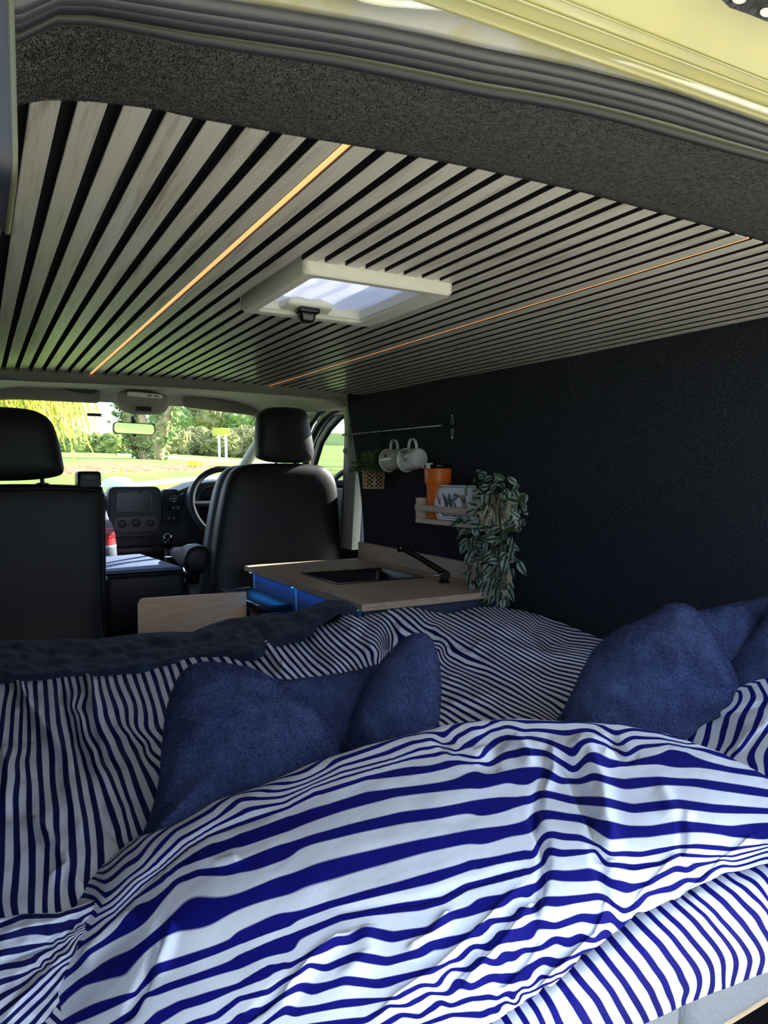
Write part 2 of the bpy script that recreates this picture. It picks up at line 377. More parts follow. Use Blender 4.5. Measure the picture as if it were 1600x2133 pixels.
for i, (xc, lab) in enumerate(((.357, 'wide warm glowing strip set between the slats left of the roof light'), (1.0202, 'thin warm glowing strip between the slats right of the roof light, near the dark wall'))):
    t = thing('light_strip', lab, 'light', (xc, 1.6, zc(xc)), 'warm strips in the slatted ceiling')
    b = nb(); wd = (.0052, .0034)[i]; box(b, xc-wd, xc+wd, .675, 2.70, zc(xc)+.002, zc(xc)+.010, .001, 1); obj('diffuser', b, 'peach', t)
    for s in (-1, 1):
        b = nb(); xx = xc+s*(wd+.0008); box(b, xx-.0006, xx+.0006, .675, 2.70, zc(xc)+.001, zc(xc)+.0128); obj('channel', b, 'plastic_black', t)

# roof light
rv = thing('roof_light', 'ivory framed roof light with pleated blind and black latch', 'roof light', ((VX0+VX1)/2, (VY0+VY1)/2, .345))
def ringframe(bm, o, i, zo, zi, zt):
    """o/i outer & inner rects (x0,x1,y0,y1); bottom at zo (outer) / zi (inner), top zt"""
    f = lambda r, z, rad: [(a, c, z) for a, c in rrect(r[0], r[1], r[2], r[3], rad, 4)]
    R = [f(o, zt, .012), f(o, zo+.006, .012), f((o[0]+.005, o[1]-.005, o[2]+.005, o[3]-.005), zo, .011), f((i[0]-.006, i[1]+.006, i[2]-.006, i[3]+.006), zi, .014), f(i, zi+.008, .012), f(i, zt, .012)]
    vs = rings(bm, R, cap=False)
    n = len(vs[0])
    for q in range(n): bm.faces.new((vs[-1][q], vs[-1][(q+1) % n], vs[0][(q+1) % n], vs[0][q]))
    return bm
b = nb(); ringframe(b, (VX0-.016, VX1+.012, VY0-.02, VY1+.016), (VX0+.018, VX1-.03, VY0+.012, VY1-.012), .338, .340, .372); obj('frame', b, 'vent_white', rv)
b = nb()      # shaft walls
for (a0, a1, c0, c1) in ((VX0+.012, VX0+.018, VY0+.006, VY1-.006), (VX1-.032, VX1-.026, VY0+.006, VY1-.006), (VX0+.012, VX1-.026, VY0+.004, VY0+.012), (VX0+.012, VX1-.026, VY1-.016, VY1-.008)):
    box(b, a0, a1, c0, c1, .346, .408)
obj('shaft', b, 'vent_white', rv, smooth=False)
mb = bpy.data.materials.new('translucent blind'); mb.use_nodes = True; q = mb.node_tree; q.nodes.clear()
d1 = N(q, 'ShaderNodeBsdfDiffuse'); d1.inputs[0].default_value = srgb(225, 228, 240); d2 = N(q, 'ShaderNodeBsdfTranslucent'); d2.inputs[0].default_value = srgb(226, 230, 245)
ms = N(q, 'ShaderNodeMixShader'); ms.inputs[0].default_value = .15; q.links.new(d1.outputs[0], ms.inputs[1]); q.links.new(d2.outputs[0], ms.inputs[2])
oo = N(q, 'ShaderNodeOutputMaterial'); q.links.new(ms.outputs[0], oo.inputs[0])
nu, nv = 60, 60; P = []
for j in range(nv):
    for i in range(nu):
        X = VX0+.014+(VX1-VX0-.044)*i/(nu-1); Y = VY0+.008+(VY1-VY0-.02)*j/(nv-1)
        P.append((X, Y, .362+.0045*abs(((X-.47)/.052+.15*math.sin(Y*9)) % 1-.5)*2+.004*noise.noise(Vector((X*22, Y*14, 0)))))
grid_mesh('blind', np.array(P), nu, nv, mb, rv)
xm, ym = .612, VY1-.03
b = nb(); hexa(b, [(xm-.052, ym-.022, .352), (xm+.052, ym-.022, .352), (xm+.06, ym+.03, .345), (xm-.06, ym+.03, .345), (xm-.04, ym-.03, .385), (xm+.04, ym-.03, .385), (xm+.06, ym+.03, .385), (xm-.06, ym+.03, .385)], .006, 3); obj('latch_housing', b, 'vent_white', rv)
la = obj('latch', box(nb(), xm-.024, xm+.024, ym-.018, ym+.012, .340, .354, .005, 3), 'gloss_black', rv)
b = nb(); hexa(b, [(xm-.012, ym-.006, .322), (xm+.014, ym-.006, .322), (xm+.014, ym+.018, .324), (xm-.012, ym+.018, .324), (xm-.018, ym-.012, .345), (xm+.02, ym-.012, .345), (xm+.02, ym+.018, .345), (xm-.018, ym+.018, .345)], .005, 3); obj('knob', b, 'gloss_black', la)

# right wall (carpeted, leaning in towards the roof)
def wallx(Y, z):
    top = 1.505-.045*(Y-.95); t = max(0., min(1., (z+.30)/.62)); return 1.505*(1-t**1.6)+top*t**1.6
b = nb(); R_ = []
for j in range(41):
    z = -1.0+1.37*j/40; R_.append([(wallx(.38+2.43*i/59, z), .38+2.43*i/59, z) for i in range(60)]+[(1.56, 2.81, z), (1.56, .38, z)])
rings(b, R_); struct(obj('wall_right', b, 'carpet'))
b = nb(); box(b, -.15, -.12, .30, 2.95, -1.0, .40); struct(obj('wall_left', b, 'carpet'))
b = nb(); box(b, -.15, 1.55, .40, 4.6, -1.06, -1.0); struct(obj('floor', b, 'plastic_dark', smooth=False))
# rear header lining: carpet from the slat ends down to the door opening
def table(trace, **k):
    P = np.array([at(x, y, **k) for x, y in trace]); return P
def arcfn(trace, Y):
    P = table(trace, Y=Y); XA = P[:, 0]; ZA = P[:, 2]
    def f(X):
        X = CX-abs(X-CX); return float(np.interp(X, XA, ZA))
    return f
TR_LOW = [(20, 90), (26, 74), (33, 62), (45, 51), (60, 43), (80, 36), (100, 32), (130, 30), (160, 31), (200, 36), (300, 55), (400, 76), (500, 92), (600, 108), (700, 123), (800, 144), (900, 165), (1000, 187), (1100, 203), (1200, 222), (1300, 246), (1400, 275), (1500, 303), (1600, 330), (1700, 356)]
TR_TOP = [(20, 10), (26, -2), (33, -12), (45, -22), (60, -31), (80, -41), (100, -47), (130, -51), (160, -52), (200, -48), (300, -32), (400, -16), (500, 0), (600, 16), (700, 33), (800, 51), (900, 72), (1000, 95), (1100, 115), (1200, 137), (1300, 162), (1400, 188), (1500, 222), (1600, 256), (1700, 290)]
ZLOW = arcfn(TR_LOW, .405)
_h = table([(33, 202), (52, 192), (75, 187), (100, 185), (118, 186), (200, 193), (320, 212), (400, 233), (600, 275), (800, 313), (1000, 355), (1200, 401), (1400, 453), (1600, 503)], Z=.357)
P = []; nu, nv = 120, 14
for j in range(nv):
    t = j/(nv-1)
    for i in range(nu):
        X = -.10+1.62*i/(nu-1)
        y1 = float(np.interp(X, _h[:, 0], _h[:, 1])); z0 = ZLOW(max(X, .02)); z1 = zc(X)-.001
        if X < .04: y1 = _h[0, 1]
        P.append((X, .405+(y1-.405)*t, z0+(z1-z0)*t))
hd = grid_mesh('trim_1', np.array(P), nu, nv, 'carpet_grey', solid=-.012); hd['kind'] = 'structure'; hd.modifiers[0].offset = -1
pile('carpet_fibres', hd, 70000, .0042, .0006, 'fibre', hd, nz=.5, flow=.5, want=lambda c, n: (c[:, 0] < 1.25)*1.0/(.1+c[:, 0].clip(0)), seed=3, lay=(.2, 0, 0))
bm = nb(); box(bm, -.12, 1.52, .41, .72, .425, .435); struct(obj('trim_2', bm, 'paint_white', smooth=False))
seal = thing('door_seal', 'ribbed grey rubber seal arching round the rear door opening', 'seal', (.7, .4, .28))
for (f_, Y, r, m_, nm) in ((.03, .402, .0050, 'rubber_dark', 'inner_bead'), (.21, .397, .0042, 'rubber_olive', 'frame_lip'), (.40, .393, .0062, 'rubber_dark', 'seal_channel'), (.62, .386, .0058, 'rubber', 'seal_bulb'), (.82, .380, .0052, 'rubber', 'outer_lip'), (.97, .377, .0030, 'rubber_dark', 'outer_bead')):
    tr = [(a_[0], a_[1]*(1-f_)+b_[1]*f_) for a_, b_ in zip(TR_LOW, TR_TOP)]; fz_ = arcfn(tr, Y)
    pts = [(.004+1.372*i/80, Y, fz_(.004+1.372*i/80)) for i in range(81)]
    z0 = pts[0][2]; pts = [(-.004-.002*k, Y-.01*k, z0-.012-.09*k) for k in range(5, -1, -1)]+pts
    b = nb(); tube(b, pts, r, 12); obj(nm, b, m_, seal)
b = nb(); box(b, -.12, 1.5, .404, .412, .33, .43); struct(obj('trim_14', b, 'rubber_dark', smooth=False))
# raised tailgate, and a white strip above the seal painted as its sky reflection
GT_T = [(300, -90), (560, -45), (700, -14), (760, 6), (800, 14), (900, 20), (1000, 28), (1100, 60), (1200, 100), (1400, 170), (1600, 240), (1750, 290)]
GT_B = [(300, -25), (560, 12), (700, 36), (760, 46), (800, 54), (900, 74), (1000, 98), (1100, 118), (1200, 140), (1400, 192), (1600, 260), (1750, 306)]
nu, nv = 60, 8; ga = np.array([at(x, y, Y=.34) for x, y in GT_T]); gb = np.array([at(x, y, Y=.374) for x, y in GT_B]); P = []
for j in range(nv):
    for i in range(nu):
        q = i/(nu-1)*(len(ga)-1); k0 = min(int(q), len(ga)-2); fq = q-k0; A_ = ga[k0]*(1-fq)+ga[k0+1]*fq; B_ = gb[k0]*(1-fq)+gb[k0+1]*fq; t = j/(nv-1)
        p = B_*(1-t)+A_*t; p[2] += .004*math.sin(math.pi*t); P.append(p)
g_ = grid_mesh('trim_3', np.array(P), nu, nv, 'paint_white', solid=.004); g_['kind'] = 'structure'
tg = thing('tailgate', 'raised cream yellow tailgate seen from below', 'door', (.7, .1, .36))
def tgp(u, v, off=0.):   # u across 0..1, v from hinge (0) to free edge (1)
    A = at(860, 0, Y=.338); B = at(1600, 254, Y=.352)        # hinge-side edge line
    e1 = B-A; d = np.array([.10, -1.0, .33]); d = d/np.linalg.norm(d)
    n = np.cross(e1, d); n = n/np.linalg.norm(n); n = n*np.sign(n[2])
    bulge = .012*math.sin(math.pi*min(1, v*3))
    return A-e1*1.2+e1*3.4*u+d*(v*1.0)+n*(off+bulge)
P = []; nu, nv = 40, 60
for j in range(nv):
    for i in range(nu):
        v = j/(nv-1)
        off = 0
        for c_ in (.012, .022, .030): off += .0018*math.exp(-((v-c_)/.003)**2)
        off += .012/(1+math.exp(-(v-.16-.03*math.sin(i*.25))/.008))
        P.append(tgp(i/(nu-1), v**1.6, off))
grid_mesh('door_panel', np.array(P), nu, nv, 'paint', tg, solid=.03)
for (v, r) in ((.010, .0009), (.019, .0009), (.027, .0007)):
    b = nb(); tube(b, [tgp(i/30, v, .0-.0015) for i in range(31)], r, 6); obj('pressed_line', b, 'paint', tg)
q0, q1, q2 = tgp(.45, .05, -.006), tgp(.6, .05, -.006), tgp(.5, .35, -.006); nn_ = np.cross(q1-q0, q2-q0)
def ontg(x, y, o=0.):
    d = at(x, y, D=1.); p = d*((q0@nn_)/(d@nn_)); return p*(1-o)
b = nb(); L_ = [(1480, -60), (1495, -8), (1520, 16), (1560, 30), (1600, 46), (1680, 80), (1760, 60), (1760, -60)]
rings(b, [[ontg(x, y, .0) for x, y in L_], [ontg(x, y, .012) for x, y in L_]]); obj('foam_pad', b, 'carpet_grey', tg, smooth=False)
for (x, y, r) in ((1540, -2, 15), (1597, 26, 14)):
    b = nb(); rings(b, [[ontg(x+r*math.cos(a), y+r*.7*math.sin(a), o_) for a in [2*math.pi*k/20 for k in range(20)]] for o_ in (.010, .02)]); obj('clip', b, 'vent_white', tg)
# left rear pillar trim close to the lens
b = nb(); lp = rrect(.300, .385, .112, .60, .012, 5)
slab(b, lp, lambda a, z, d: (d, a, z), -.06, .0150); pt = struct(obj('trim_4', b, 'pillar_dark'))
b = nb(); tube(b, [(.0152, a, z) for a, z in lp]+[(.0152,)+lp[0]], .0012, 8, False); obj('edge_bead', b, 'rubber_olive', pt)

# ================================================================== CAB SHELL
HP = [(2.703, .03), (2.702, .000), (2.70, -.014), (2.735, -.018), (2.79, -.008), (2.90, .012), (3.1, .036), (3.4, .062), (3.7, .082), (3.92, .092), (3.96, .070), (4.0, .035)]
P = []; nu, nv = 60, len(HP)
def headz(X, dz):
    z = zc(X)+dz
    s = max(0, (abs(X-CX)-.64)/.16); return z-.055*s**2
for (y, dz) in HP:
    for i in range(nu):
        X = -.13+(min(1.47, 1.365+max(0, y-2.70)*.62)+.13)*i/(nu-1); P.append((X, y+.0, headz(X, dz*(1-.5*max(0, (abs(X-CX)-.5)/.32)))))
h = grid_mesh('trim_5', np.array(P), nu, nv, 'head', solid=-.01); h['kind'] = 'structure'; h.modifiers[0].offset = 1
b = nb(); hexa(b, [(1.35, 2.695, .335), (1.46, 2.695, .30), (1.52, 2.90, .30), (1.475, 2.90, .335), (1.35, 2.695, .40), (1.46, 2.695, .40), (1.52, 2.90, .40), (1.475, 2.90, .40)]); struct(obj('trim_15', b, 'black_felt', smooth=False))
# outer roof so no sky leaks in
b = nb()
hexa(b, [(-.2, 2.5, .406), (1.58, 2.5, .406), (1.58, 4.05, .50), (-.2, 4.05, .50), (-.2, 2.5, .42), (1.58, 2.5, .42), (1.58, 4.05, .52), (-.2, 4.05, .52)]); struct(obj('trim_6', b, 'paint_white', smooth=False))
# driver-side door pillar, roof rail, quarter frame
b = nb(); R = []
for (y, z, wy, xo) in ((2.985, -.34, .050, 1.50), (2.965, -.15, .052, 1.50), (2.945, .0, .055, 1.497), (2.925, .12, .055, 1.492), (2.90, .22, .055, 1.482), (2.87, .28, .058, 1.465), (2.85, .318, .045, 1.45), (2.84, .345, .035, 1.43)):
    wy += .022; y -= .012
    R.append([(xo-.010, y-wy, z), (xo-.022, y-wy*.55, z+.004), (xo-.026, y, z+.006), (xo-.015, y+wy*.5, z), (xo+.03, y+wy*.6, z), (xo+.03, y-wy, z)])
rings(b, R); pb = struct(obj('trim_7', b, 'pillar'))
b = nb(); tube(b, [(1.478, 2.925, .235), (1.484, 2.935, .17), (1.487, 2.945, .12)], .004, 8); obj('belt_guide', b, 'plastic_black', pb)
b = nb(); tube(b, [(1.476, 2.93, .10), (1.479, 2.955, -.05), (1.482, 2.98, -.31)], .0065, 10); obj('belt_webbing', b, 'pillar_dark', pb)
b = nb(); lathe(b, [(.012, 0), (.016, .004), (.014, .012), (0, .014)], (1.474, 2.915, .115), (-1, -.3, 0), 16); obj('belt_anchor', b, 'pillar', pb)
for (pts, r, mm) in (([(1.50, 3.03, .325), (1.505, 3.12, .318), (1.51, 3.22, .295), (1.515, 3.32, .25), (1.52, 3.42, .18), (1.525, 3.50, .06), (1.53, 3.52, -.05)], .020, 'plastic_black'),
                     ([(1.495, 3.03, .35), (1.50, 3.15, .345), (1.505, 3.28, .325), (1.51, 3.40, .27), (1.515, 3.52, .17), (1.52, 3.66, .04)], .016, 'pillar_dark'),
                     ([(1.54, 2.90, .33), (1.53, 3.3, .34), (1.50, 3.8, .30), (1.48, 4.1, .20), (1.46, 4.6, -.08)], .035, 'pillar')):
    b = nb(); tube(b, pts, r, 10); struct(obj('trim_8', b, mm))
b = nb(); tube(b, [(-.12, 2.9, .33), (-.12, 3.3, .34), (-.09, 3.8, .30), (-.07, 4.1, .20), (-.05, 4.6, -.08)], .035, 10); struct(obj('trim_9', b, 'pillar'))
# cab side panels below the glass
for (x0, x1, n_) in ((1.53, 1.57, 'wall_right_cab'), (-.2, -.16, 'wall_left_cab')):
    b = nb(); box(b, x0, x1, 2.9, 4.8, -1.0, -.06, .01, 2); struct(obj('trim_10' if x0 > 0 else 'trim_11', b, 'plastic_dark'))
b = nb(); box(b, -.2, -.16, 2.5, 3.1, -.1, .42); struct(obj('trim_12', b, 'carpet'))
# glass: windscreen + driver door glass
def glassm(name):
    m = bpy.data.materials.new(name); m.use_nodes = True; q = m.node_tree; q.nodes.clear()
    t = N(q, 'ShaderNodeBsdfTransparent'); t.inputs[0].default_value = (.93, .96, .95, 1); g = N(q, 'ShaderNodeBsdfGlossy'); g.inputs['Roughness'].default_value = .02
    fr = N(q, 'ShaderNodeFresnel'); fr.inputs[0].default_value = 1.35; mm = N(q, 'ShaderNodeMixShader'); q.links.new(fr.outputs[0], mm.inputs[0]); q.links.new(t.outputs[0], mm.inputs[1]); q.links.new(g.outputs[0], mm.inputs[2])
    o = N(q, 'ShaderNodeOutputMaterial'); q.links.new(mm.outputs[0], o.inputs[0]); return m
GL = glassm('clear glass')
P = []; nu, nv = 24, 12
for j in range(nv):
    for i in range(nu):
        s = i/(nu-1); t = j/(nv-1); X = -.12+1.62*s; P.append((X, 4.72-.70*t-.16*(2*s-1)**2, -.15+.60*t-.03*t*(2*s-1)**2))
struct(grid_mesh('window_1', np.array(P), nu, nv, GL))
P = [(1.548, y, z) for z in (-.06, .1, .22, .33) for y in (2.98, 3.2, 3.5, 3.9)]
struct(grid_mesh('window_2', np.array(P), 4, 4, GL))
# windscreen stickers
def wsy(X, z):
    s = (X+.12)/1.62; t = (z+.15)/.60; return 4.72-.70*t-.16*(2*s-1)**2
p = at(248, 934, Y=4.28); xa = (1, .0, -.03); ya = (0, -.70, .60)
y_ = wsy(p[0], p[2]) - .004
p = at(249, 934, Y=y_)
stk = thing('window_sticker', 'red and navy lettered sticker on the windscreen below the mirror', 'sticker', p)
text('red_letters', 'VAN', .043, frame_m(p, xa, ya), 'ink_red', stk, shear=.25)
p2 = at(269, 935, Y=y_); text('navy_letters', 'TWINS', .040, frame_m(p2, (1, 0, -.1), ya), 'ink', stk, shear=-.2)
b = nb(); p = at(196, 864, Y=4.08); box(b, p[0]-.035, p[0]+.035, p[1]-.003, p[1]+.003, p[2]-.008, p[2]+.008, .001, 1); box(b, p[0]+.034, p[0]+.042, p[1]-.003, p[1]+.003, p[2]+.003, p[2]+.008); box(b, p[0]+.034, p[0]+.042, p[1]-.003, p[1]+.003, p[2]-.008, p[2]-.003)
tag(obj('toll_tag', b, 'gloss_black'), 'small black tag stuck high on the windscreen left of the mirror', 'sticker')
# sun visors
for (x0, x1, lab, nm) in ((-.05, .565, 'long grey sun visor folded down on the left, with an oval warning label', 0), (.985, 1.46, 'grey sun visor above the steering wheel, right of the roof console', 1)):
    v = thing('sun_visor', lab, 'sun visor', ((x0+x1)/2, 3.92, .42))
    b = nb(); ol = rrect(x0, x1, .374, .452 if nm == 0 else .440, .026, 5)
    dz = lambda X: -.10*max(0, X-1.05)**1.2 if nm else -.0
    puff(b, [(a, 3.93, z+dz(a)) for a, z in ol], (0, -1, 0), .010, ex=4, nr=6, smooth=False); obj('panel', b, 'head_dark', v)
    b = nb(); tube(b, [(x0 if nm else x1-.06, 3.94, .45), ((x0-.03) if nm else x1+.02, 3.94, .455)], .007, 8); obj('hinge_rod', b, 'head', v)
    if nm == 0:
        b = nb(); rings(b, [[(.44+.085*s*math.cos(a), 3.9185-.0012*(1-s), .40+.022*s*math.sin(a)) for a in [2*math.pi*k/24 for k in range(24)]] for s in (1, .01)]); obj('warning_label', b, 'crest_grey', v)
        b = nb(); pts = [(.37, .446), (.54, .442), (.555, .43), (.52, .42), (.45, .422), (.40, .432)]; slab(b, pts, lambda a, z, d: (a, d, z), 3.9165, 3.919); obj('pocket', b, 'plastic_dark', v)
# roof console
rc = thing('roof_console', 'grey overhead console with reading lamp above the mirror', 'console', (.73, 3.75, .38))
b = nb(); ol = [(.605, .375), (.63, .41), (.70, .425), (.80, .42), (.86, .405), (.872, .375), (.86, .335), (.82, .312), (.74, .305), (.66, .312), (.615, .345)]
puff(b, [(a, 3.76-.0*(z), z+.008) for a, z in ol], (0, -.9, -.3), .035, .06, ex=2.6); obj('housing', b, 'head', rc)
b = nb(); slab(b, rrect(.66, .83, .398, .418, .009, 4), lambda a, z, d: (a, d+(.40-z)*.4, z-.006*(a-.66)/.17), 3.714, 3.73); ln = obj('lamp_lens', b, 'lens', rc)
for xx in (.765, .80):
    b = nb(); box(b, xx-.012, xx+.012, 3.709, 3.716, .400, .411, .003, 2); obj('switch', b, 'crest_grey', ln)
b = nb(); box(b, .700, .775, 3.712, 3.735, .325, .347, .003, 2); obj('sensor_window', b, 'plastic_black', rc)
b = nb(); box(b, .715, .76, 3.709, 3.713, .331, .340); obj('display', b, 'gloss_black', rc)
# rear view mirror
rm = thing('rear_view_mirror', 'rounded rear view mirror hanging on the windscreen', 'mirror', (.757, 4.1, .26))
b = nb(); tl = lambda x: -.03*(x-.757)
ol = [(a, z+tl(a)) for a, z in rrect(.650, .868, .228, .292, .020, 5)]
slab(b, ol, lambda a, z, d: (a, 4.09+d-(a-.757)*.03-(z-.26)*.085, z), -.004, .03); obj('shell', b, 'plastic_black', rm)
b = nb(); ol = [(a, z+tl(a)) for a, z in rrect(.6545, .8635, .2325, .2875, .017, 5)]; slab(b, ol, lambda a, z, d: (a, 4.09+d-(a-.757)*.03-(z-.26)*.085, z), -.0055, -.0035); obj('mirror_glass', b, 'mirror', rm)
b = nb(); box(b, .742, .768, 4.08, 4.14, .292, .312, .004, 2); box(b, .745, .765, 4.1, 4.16, .30, .33, .004, 2); obj('bracket', b, 'pillar_dark', rm)
b = nb(); box(b, .752, .766, 4.082, 4.10, .215, .232, .003, 2); obj('dip_lever', b, 'plastic_black', rm)

# ================================================================== SEATS
def seat_back(bm, pts, y, th, back, lean=.06, ex=3.6):
    puff(bm, [(x, y+lean*(z), z) for x, z in pts], (0, -1, -lean), th, back, ex=ex, nr=10, per=110)
ds = thing('driver_seat', 'black high backed driver seat behind the steering wheel', 'seat', (1.2, 3.2, -1.0))
o_ = [(.865, -.72), (.862, -.45), (.885, -.28), (.915, -.13), (.945, -.03), (.985, .028), (1.05, .052), (1.2, .058), (1.35, .054), (1.42, .04), (1.465, -.01), (1.48, -.10), (1.485, -.3), (1.488, -.5), (1.48, -.72)]
b = nb(); seat_back(b, o_, 3.05, .060, .10); obj('backrest', b, 'seat', ds)
b = nb(); seat_back(b, [(x*.998-.012, z-.004) if x < 1.2 else (x, z) for x, z in o_], 3.125, .045, .10); obj('side_bolster', b, 'seat_side', ds)  # windscreen light on this side is put into the paler colour
b = nb(); seat_back(b, [(1.092, .10), (1.094, .19), (1.105, .265), (1.14, .302), (1.2, .315), (1.29, .315), (1.335, .30), (1.352, .24), (1.368, .15), (1.368, .10), (1.35, .068), (1.27, .060), (1.17, .062), (1.11, .075)], 3.06, .055, .06, ex=3.0); hr = obj('headrest', b, 'seat', ds)
for xx in (1.19, 1.30):
    b = nb(); tube(b, [(xx, 3.07, .03), (xx, 3.07, .09)], .007, 10); obj('post', b, 'steel', hr)
b = nb(); box(b, .86, 1.46, 3.1, 3.65, -.82, -.55, .05, 4); obj('seat_cushion', b, 'seat', ds)
b = nb(); box(b, .90, 1.44, 3.08, 3.6, -1.0, -.82, .01, 2); obj('base', b, 'plastic_black', ds)
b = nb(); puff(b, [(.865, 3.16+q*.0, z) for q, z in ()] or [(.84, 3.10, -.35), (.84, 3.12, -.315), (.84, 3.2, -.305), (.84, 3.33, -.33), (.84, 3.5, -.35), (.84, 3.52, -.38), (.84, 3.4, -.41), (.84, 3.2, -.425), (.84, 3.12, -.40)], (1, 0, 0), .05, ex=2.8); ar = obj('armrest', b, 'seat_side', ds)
b = nb(); puff(b, [(.835+.058*math.cos(a)*1.15, 3.10, -.366+.062*math.sin(a)) for a in [2*math.pi*k/12 for k in range(12)]], (0, -1, 0), .028, ex=3); obj('arm_end', b, 'seat', ar)
ps = thing('passenger_seat', 'black passenger seat backrest at the left with a belt housing on its shoulder', 'seat', (.1, 3.0, -1.0))
o_ = [(-.13, -.85), (-.13, -.4), (-.125, -.10), (-.10, -.045), (-.03, -.032), (.08, -.030), (.2, -.030), (.32, -.034), (.405, -.040), (.428, -.058), (.430, -.2), (.424, -.4), (.418, -.6), (.412, -.85)]
b = nb(); seat_back(b, o_, 2.97, .055, .09, lean=.03, ex=5); sb = obj('backrest', b, 'seat', ps)
b = nb(); tube(b, [(.412, 2.915, -.80), (.420, 2.915, -.5), (.424, 2.916, -.3), (.424, 2.917, -.07), (.39, 2.918, -.052), (.2, 2.918, -.045), (-.1, 2.918, -.047)], .0035, 8); obj('piping', b, 'seat', sb)
b = nb(); seat_back(b, [(-.055, .06), (-.05, .15), (-.03, .21), (.03, .248), (.11, .254), (.195, .245), (.248, .21), (.274, .14), (.288, .06), (.290, .02), (.27, .0), (.2, -.013), (.10, -.018), (.0, -.015), (-.04, .01)], 2.98, .055, .055, lean=.03, ex=3.0); hr = obj('headrest', b, 'seat', ps)
b = nb(); tube(b, [(-.045, 2.925, .022), (.05, 2.922, .017), (.15, 2.922, .022), (.24, 2.924, .030)], .0016, 6); obj('stitching', b, 'plastic_dark', hr)
for xx in (.045, .215):
    b = nb(); tube(b, [(xx, 2.98, -.05), (xx, 2.98, .0)], .008, 10); obj('post', b, 'plastic_black', hr)
    b = nb(); lathe(b, [(.024, 0), (.024, .008), (.012, .012)], (xx, 2.975, -.036), (0, 0, 1), 16); obj('collar', b, 'plastic_black', hr)
b = nb(); box(b, .330, .415, 2.90, 3.0, -.045, .018, .012, 3); bh = obj('belt_housing', b, 'plastic_black', ps)
b = nb(); box(b, .338, .408, 2.896, 2.903, -.043, -.012, .003, 2); obj('panel', b, 'seat_side', bh)
b = nb(); box(b, -.13, .43, 3.06, 3.55, -.85, -.55, .05, 4); obj('seat_cushion', b, 'seat', ps)
b = nb(); box(b, -.10, .40, 3.05, 3.5, -1.0, -.85, .01, 2); obj('base', b, 'plastic_black', ps)
ms_ = thing('middle_seat', 'folded middle seat back making a flat blue grey table', 'seat', (.6, 3.3, -1.0))
b = nb(); hexa(b, [(.44, 3.06, -.66), (.775, 3.06, -.66), (.72, 3.56, -.60), (.44, 3.56, -.60), (.44, 3.04, -.405), (.765, 3.04, -.405), (.69, 3.58, -.395), (.44, 3.58, -.395)], .03, 4); obj('backrest', b, 'seat', ms_)
b = nb(); hexa(b, [(.44, 3.045, -.400), (.760, 3.045, -.400), (.685, 3.575, -.398), (.44, 3.575, -.398), (.44, 3.05, -.386), (.750, 3.05, -.386), (.68, 3.57, -.376), (.44, 3.57, -.384)], .006, 2); obj('table_top', b, 'seat_top', ms_)
b = nb(); box(b, .46, .76, 3.1, 3.6, -1.0, -.66, .02, 2); obj('base', b, 'plastic_black', ms_)
b = nb(); tube(b, [(.45, 3.035, -.41), (.6, 3.032, -.408), (.76, 3.035, -.41), (.772, 3.045, -.45), (.778, 3.045, -.60)], .005, 8); obj('piping', b, 'seat', ms_)
b = nb(); p0 = at(220, 1322, Z=-.62); box(b, .40, .80, 2.84, 2.90, -.80, -.785, .003, 2); obj('floor_rail', b, 'steel', ms_)

# ================================================================== DASHBOARD
da = thing('dashboard', 'dark dashboard with centre screen and climate knobs', 'dashboard', (.7, 4.0, -1.0))
b = nb(); R = []
for X, zt in ((-.16, -.10), (.3, -.10), (.56, -.085), (.86, -.085), (.93, -.075), (1.02, -.04), (1.12, -.022), (1.25, -.018), (1.38, -.028), (1.46, -.06), (1.52, -.08)):
    R.append([(X, 3.98, -.95), (X, 3.94, -.40), (X, 3.92, zt-.10), (X, 3.97, zt-.02), (X, 4.1, zt), (X, 4.35, zt-.03), (X, 4.62, zt-.08), (X, 4.7, -.95)])
rings(b, R); obj('body', b, 'plastic_dark', da)
b = nb(); slab(b, [(a, z) for a, z in rrect(.588, .856, -.322, -.056, .035, 6)], lambda a, z, d: (a, 3.90+d-.15*(z+.2)*0, z), 0, .06); cs = obj('centre_panel', b, 'plastic_dark', da)
b = nb(); tube(b, [(a, 3.898, z) for a, z in rrect(.592, .852, -.318, -.060, .032, 6)]*1+[(.852, 3.898, -.092)], .0035, 8); obj('panel_rim', b, 'plastic_black', cs)
b = nb(); slab(b, rrect(.632, .802, -.182, -.092, .006, 3), lambda a, z, d: (a, 3.892+d, z), 0, .01); obj('screen', b, 'display', cs)
b = nb(); tube(b, [(a, 3.891, z) for a, z in rrect(.630, .804, -.184, -.090, .006, 3)]+[(.804, 3.891, -.10)], .0016, 6); obj('screen_bezel', b, 'crest_grey', cs)
for xx, ww in ((.645, .006), (.70, .012), (.725, .012), (.775, .012)):
    b = nb(); box(b, xx-ww, xx+ww, 3.893, 3.90, -.087, -.082, .001, 1); obj('button', b, 'crest_grey', cs)
b = nb(); slab(b, rrect(.612, .838, -.292, -.212, .034, 6), lambda a, z, d: (a, 3.888+d, z), 0, .012); cp = obj('climate_panel', b, mat('brown grey plastic', srgb(70, 68, 70), .45), da)
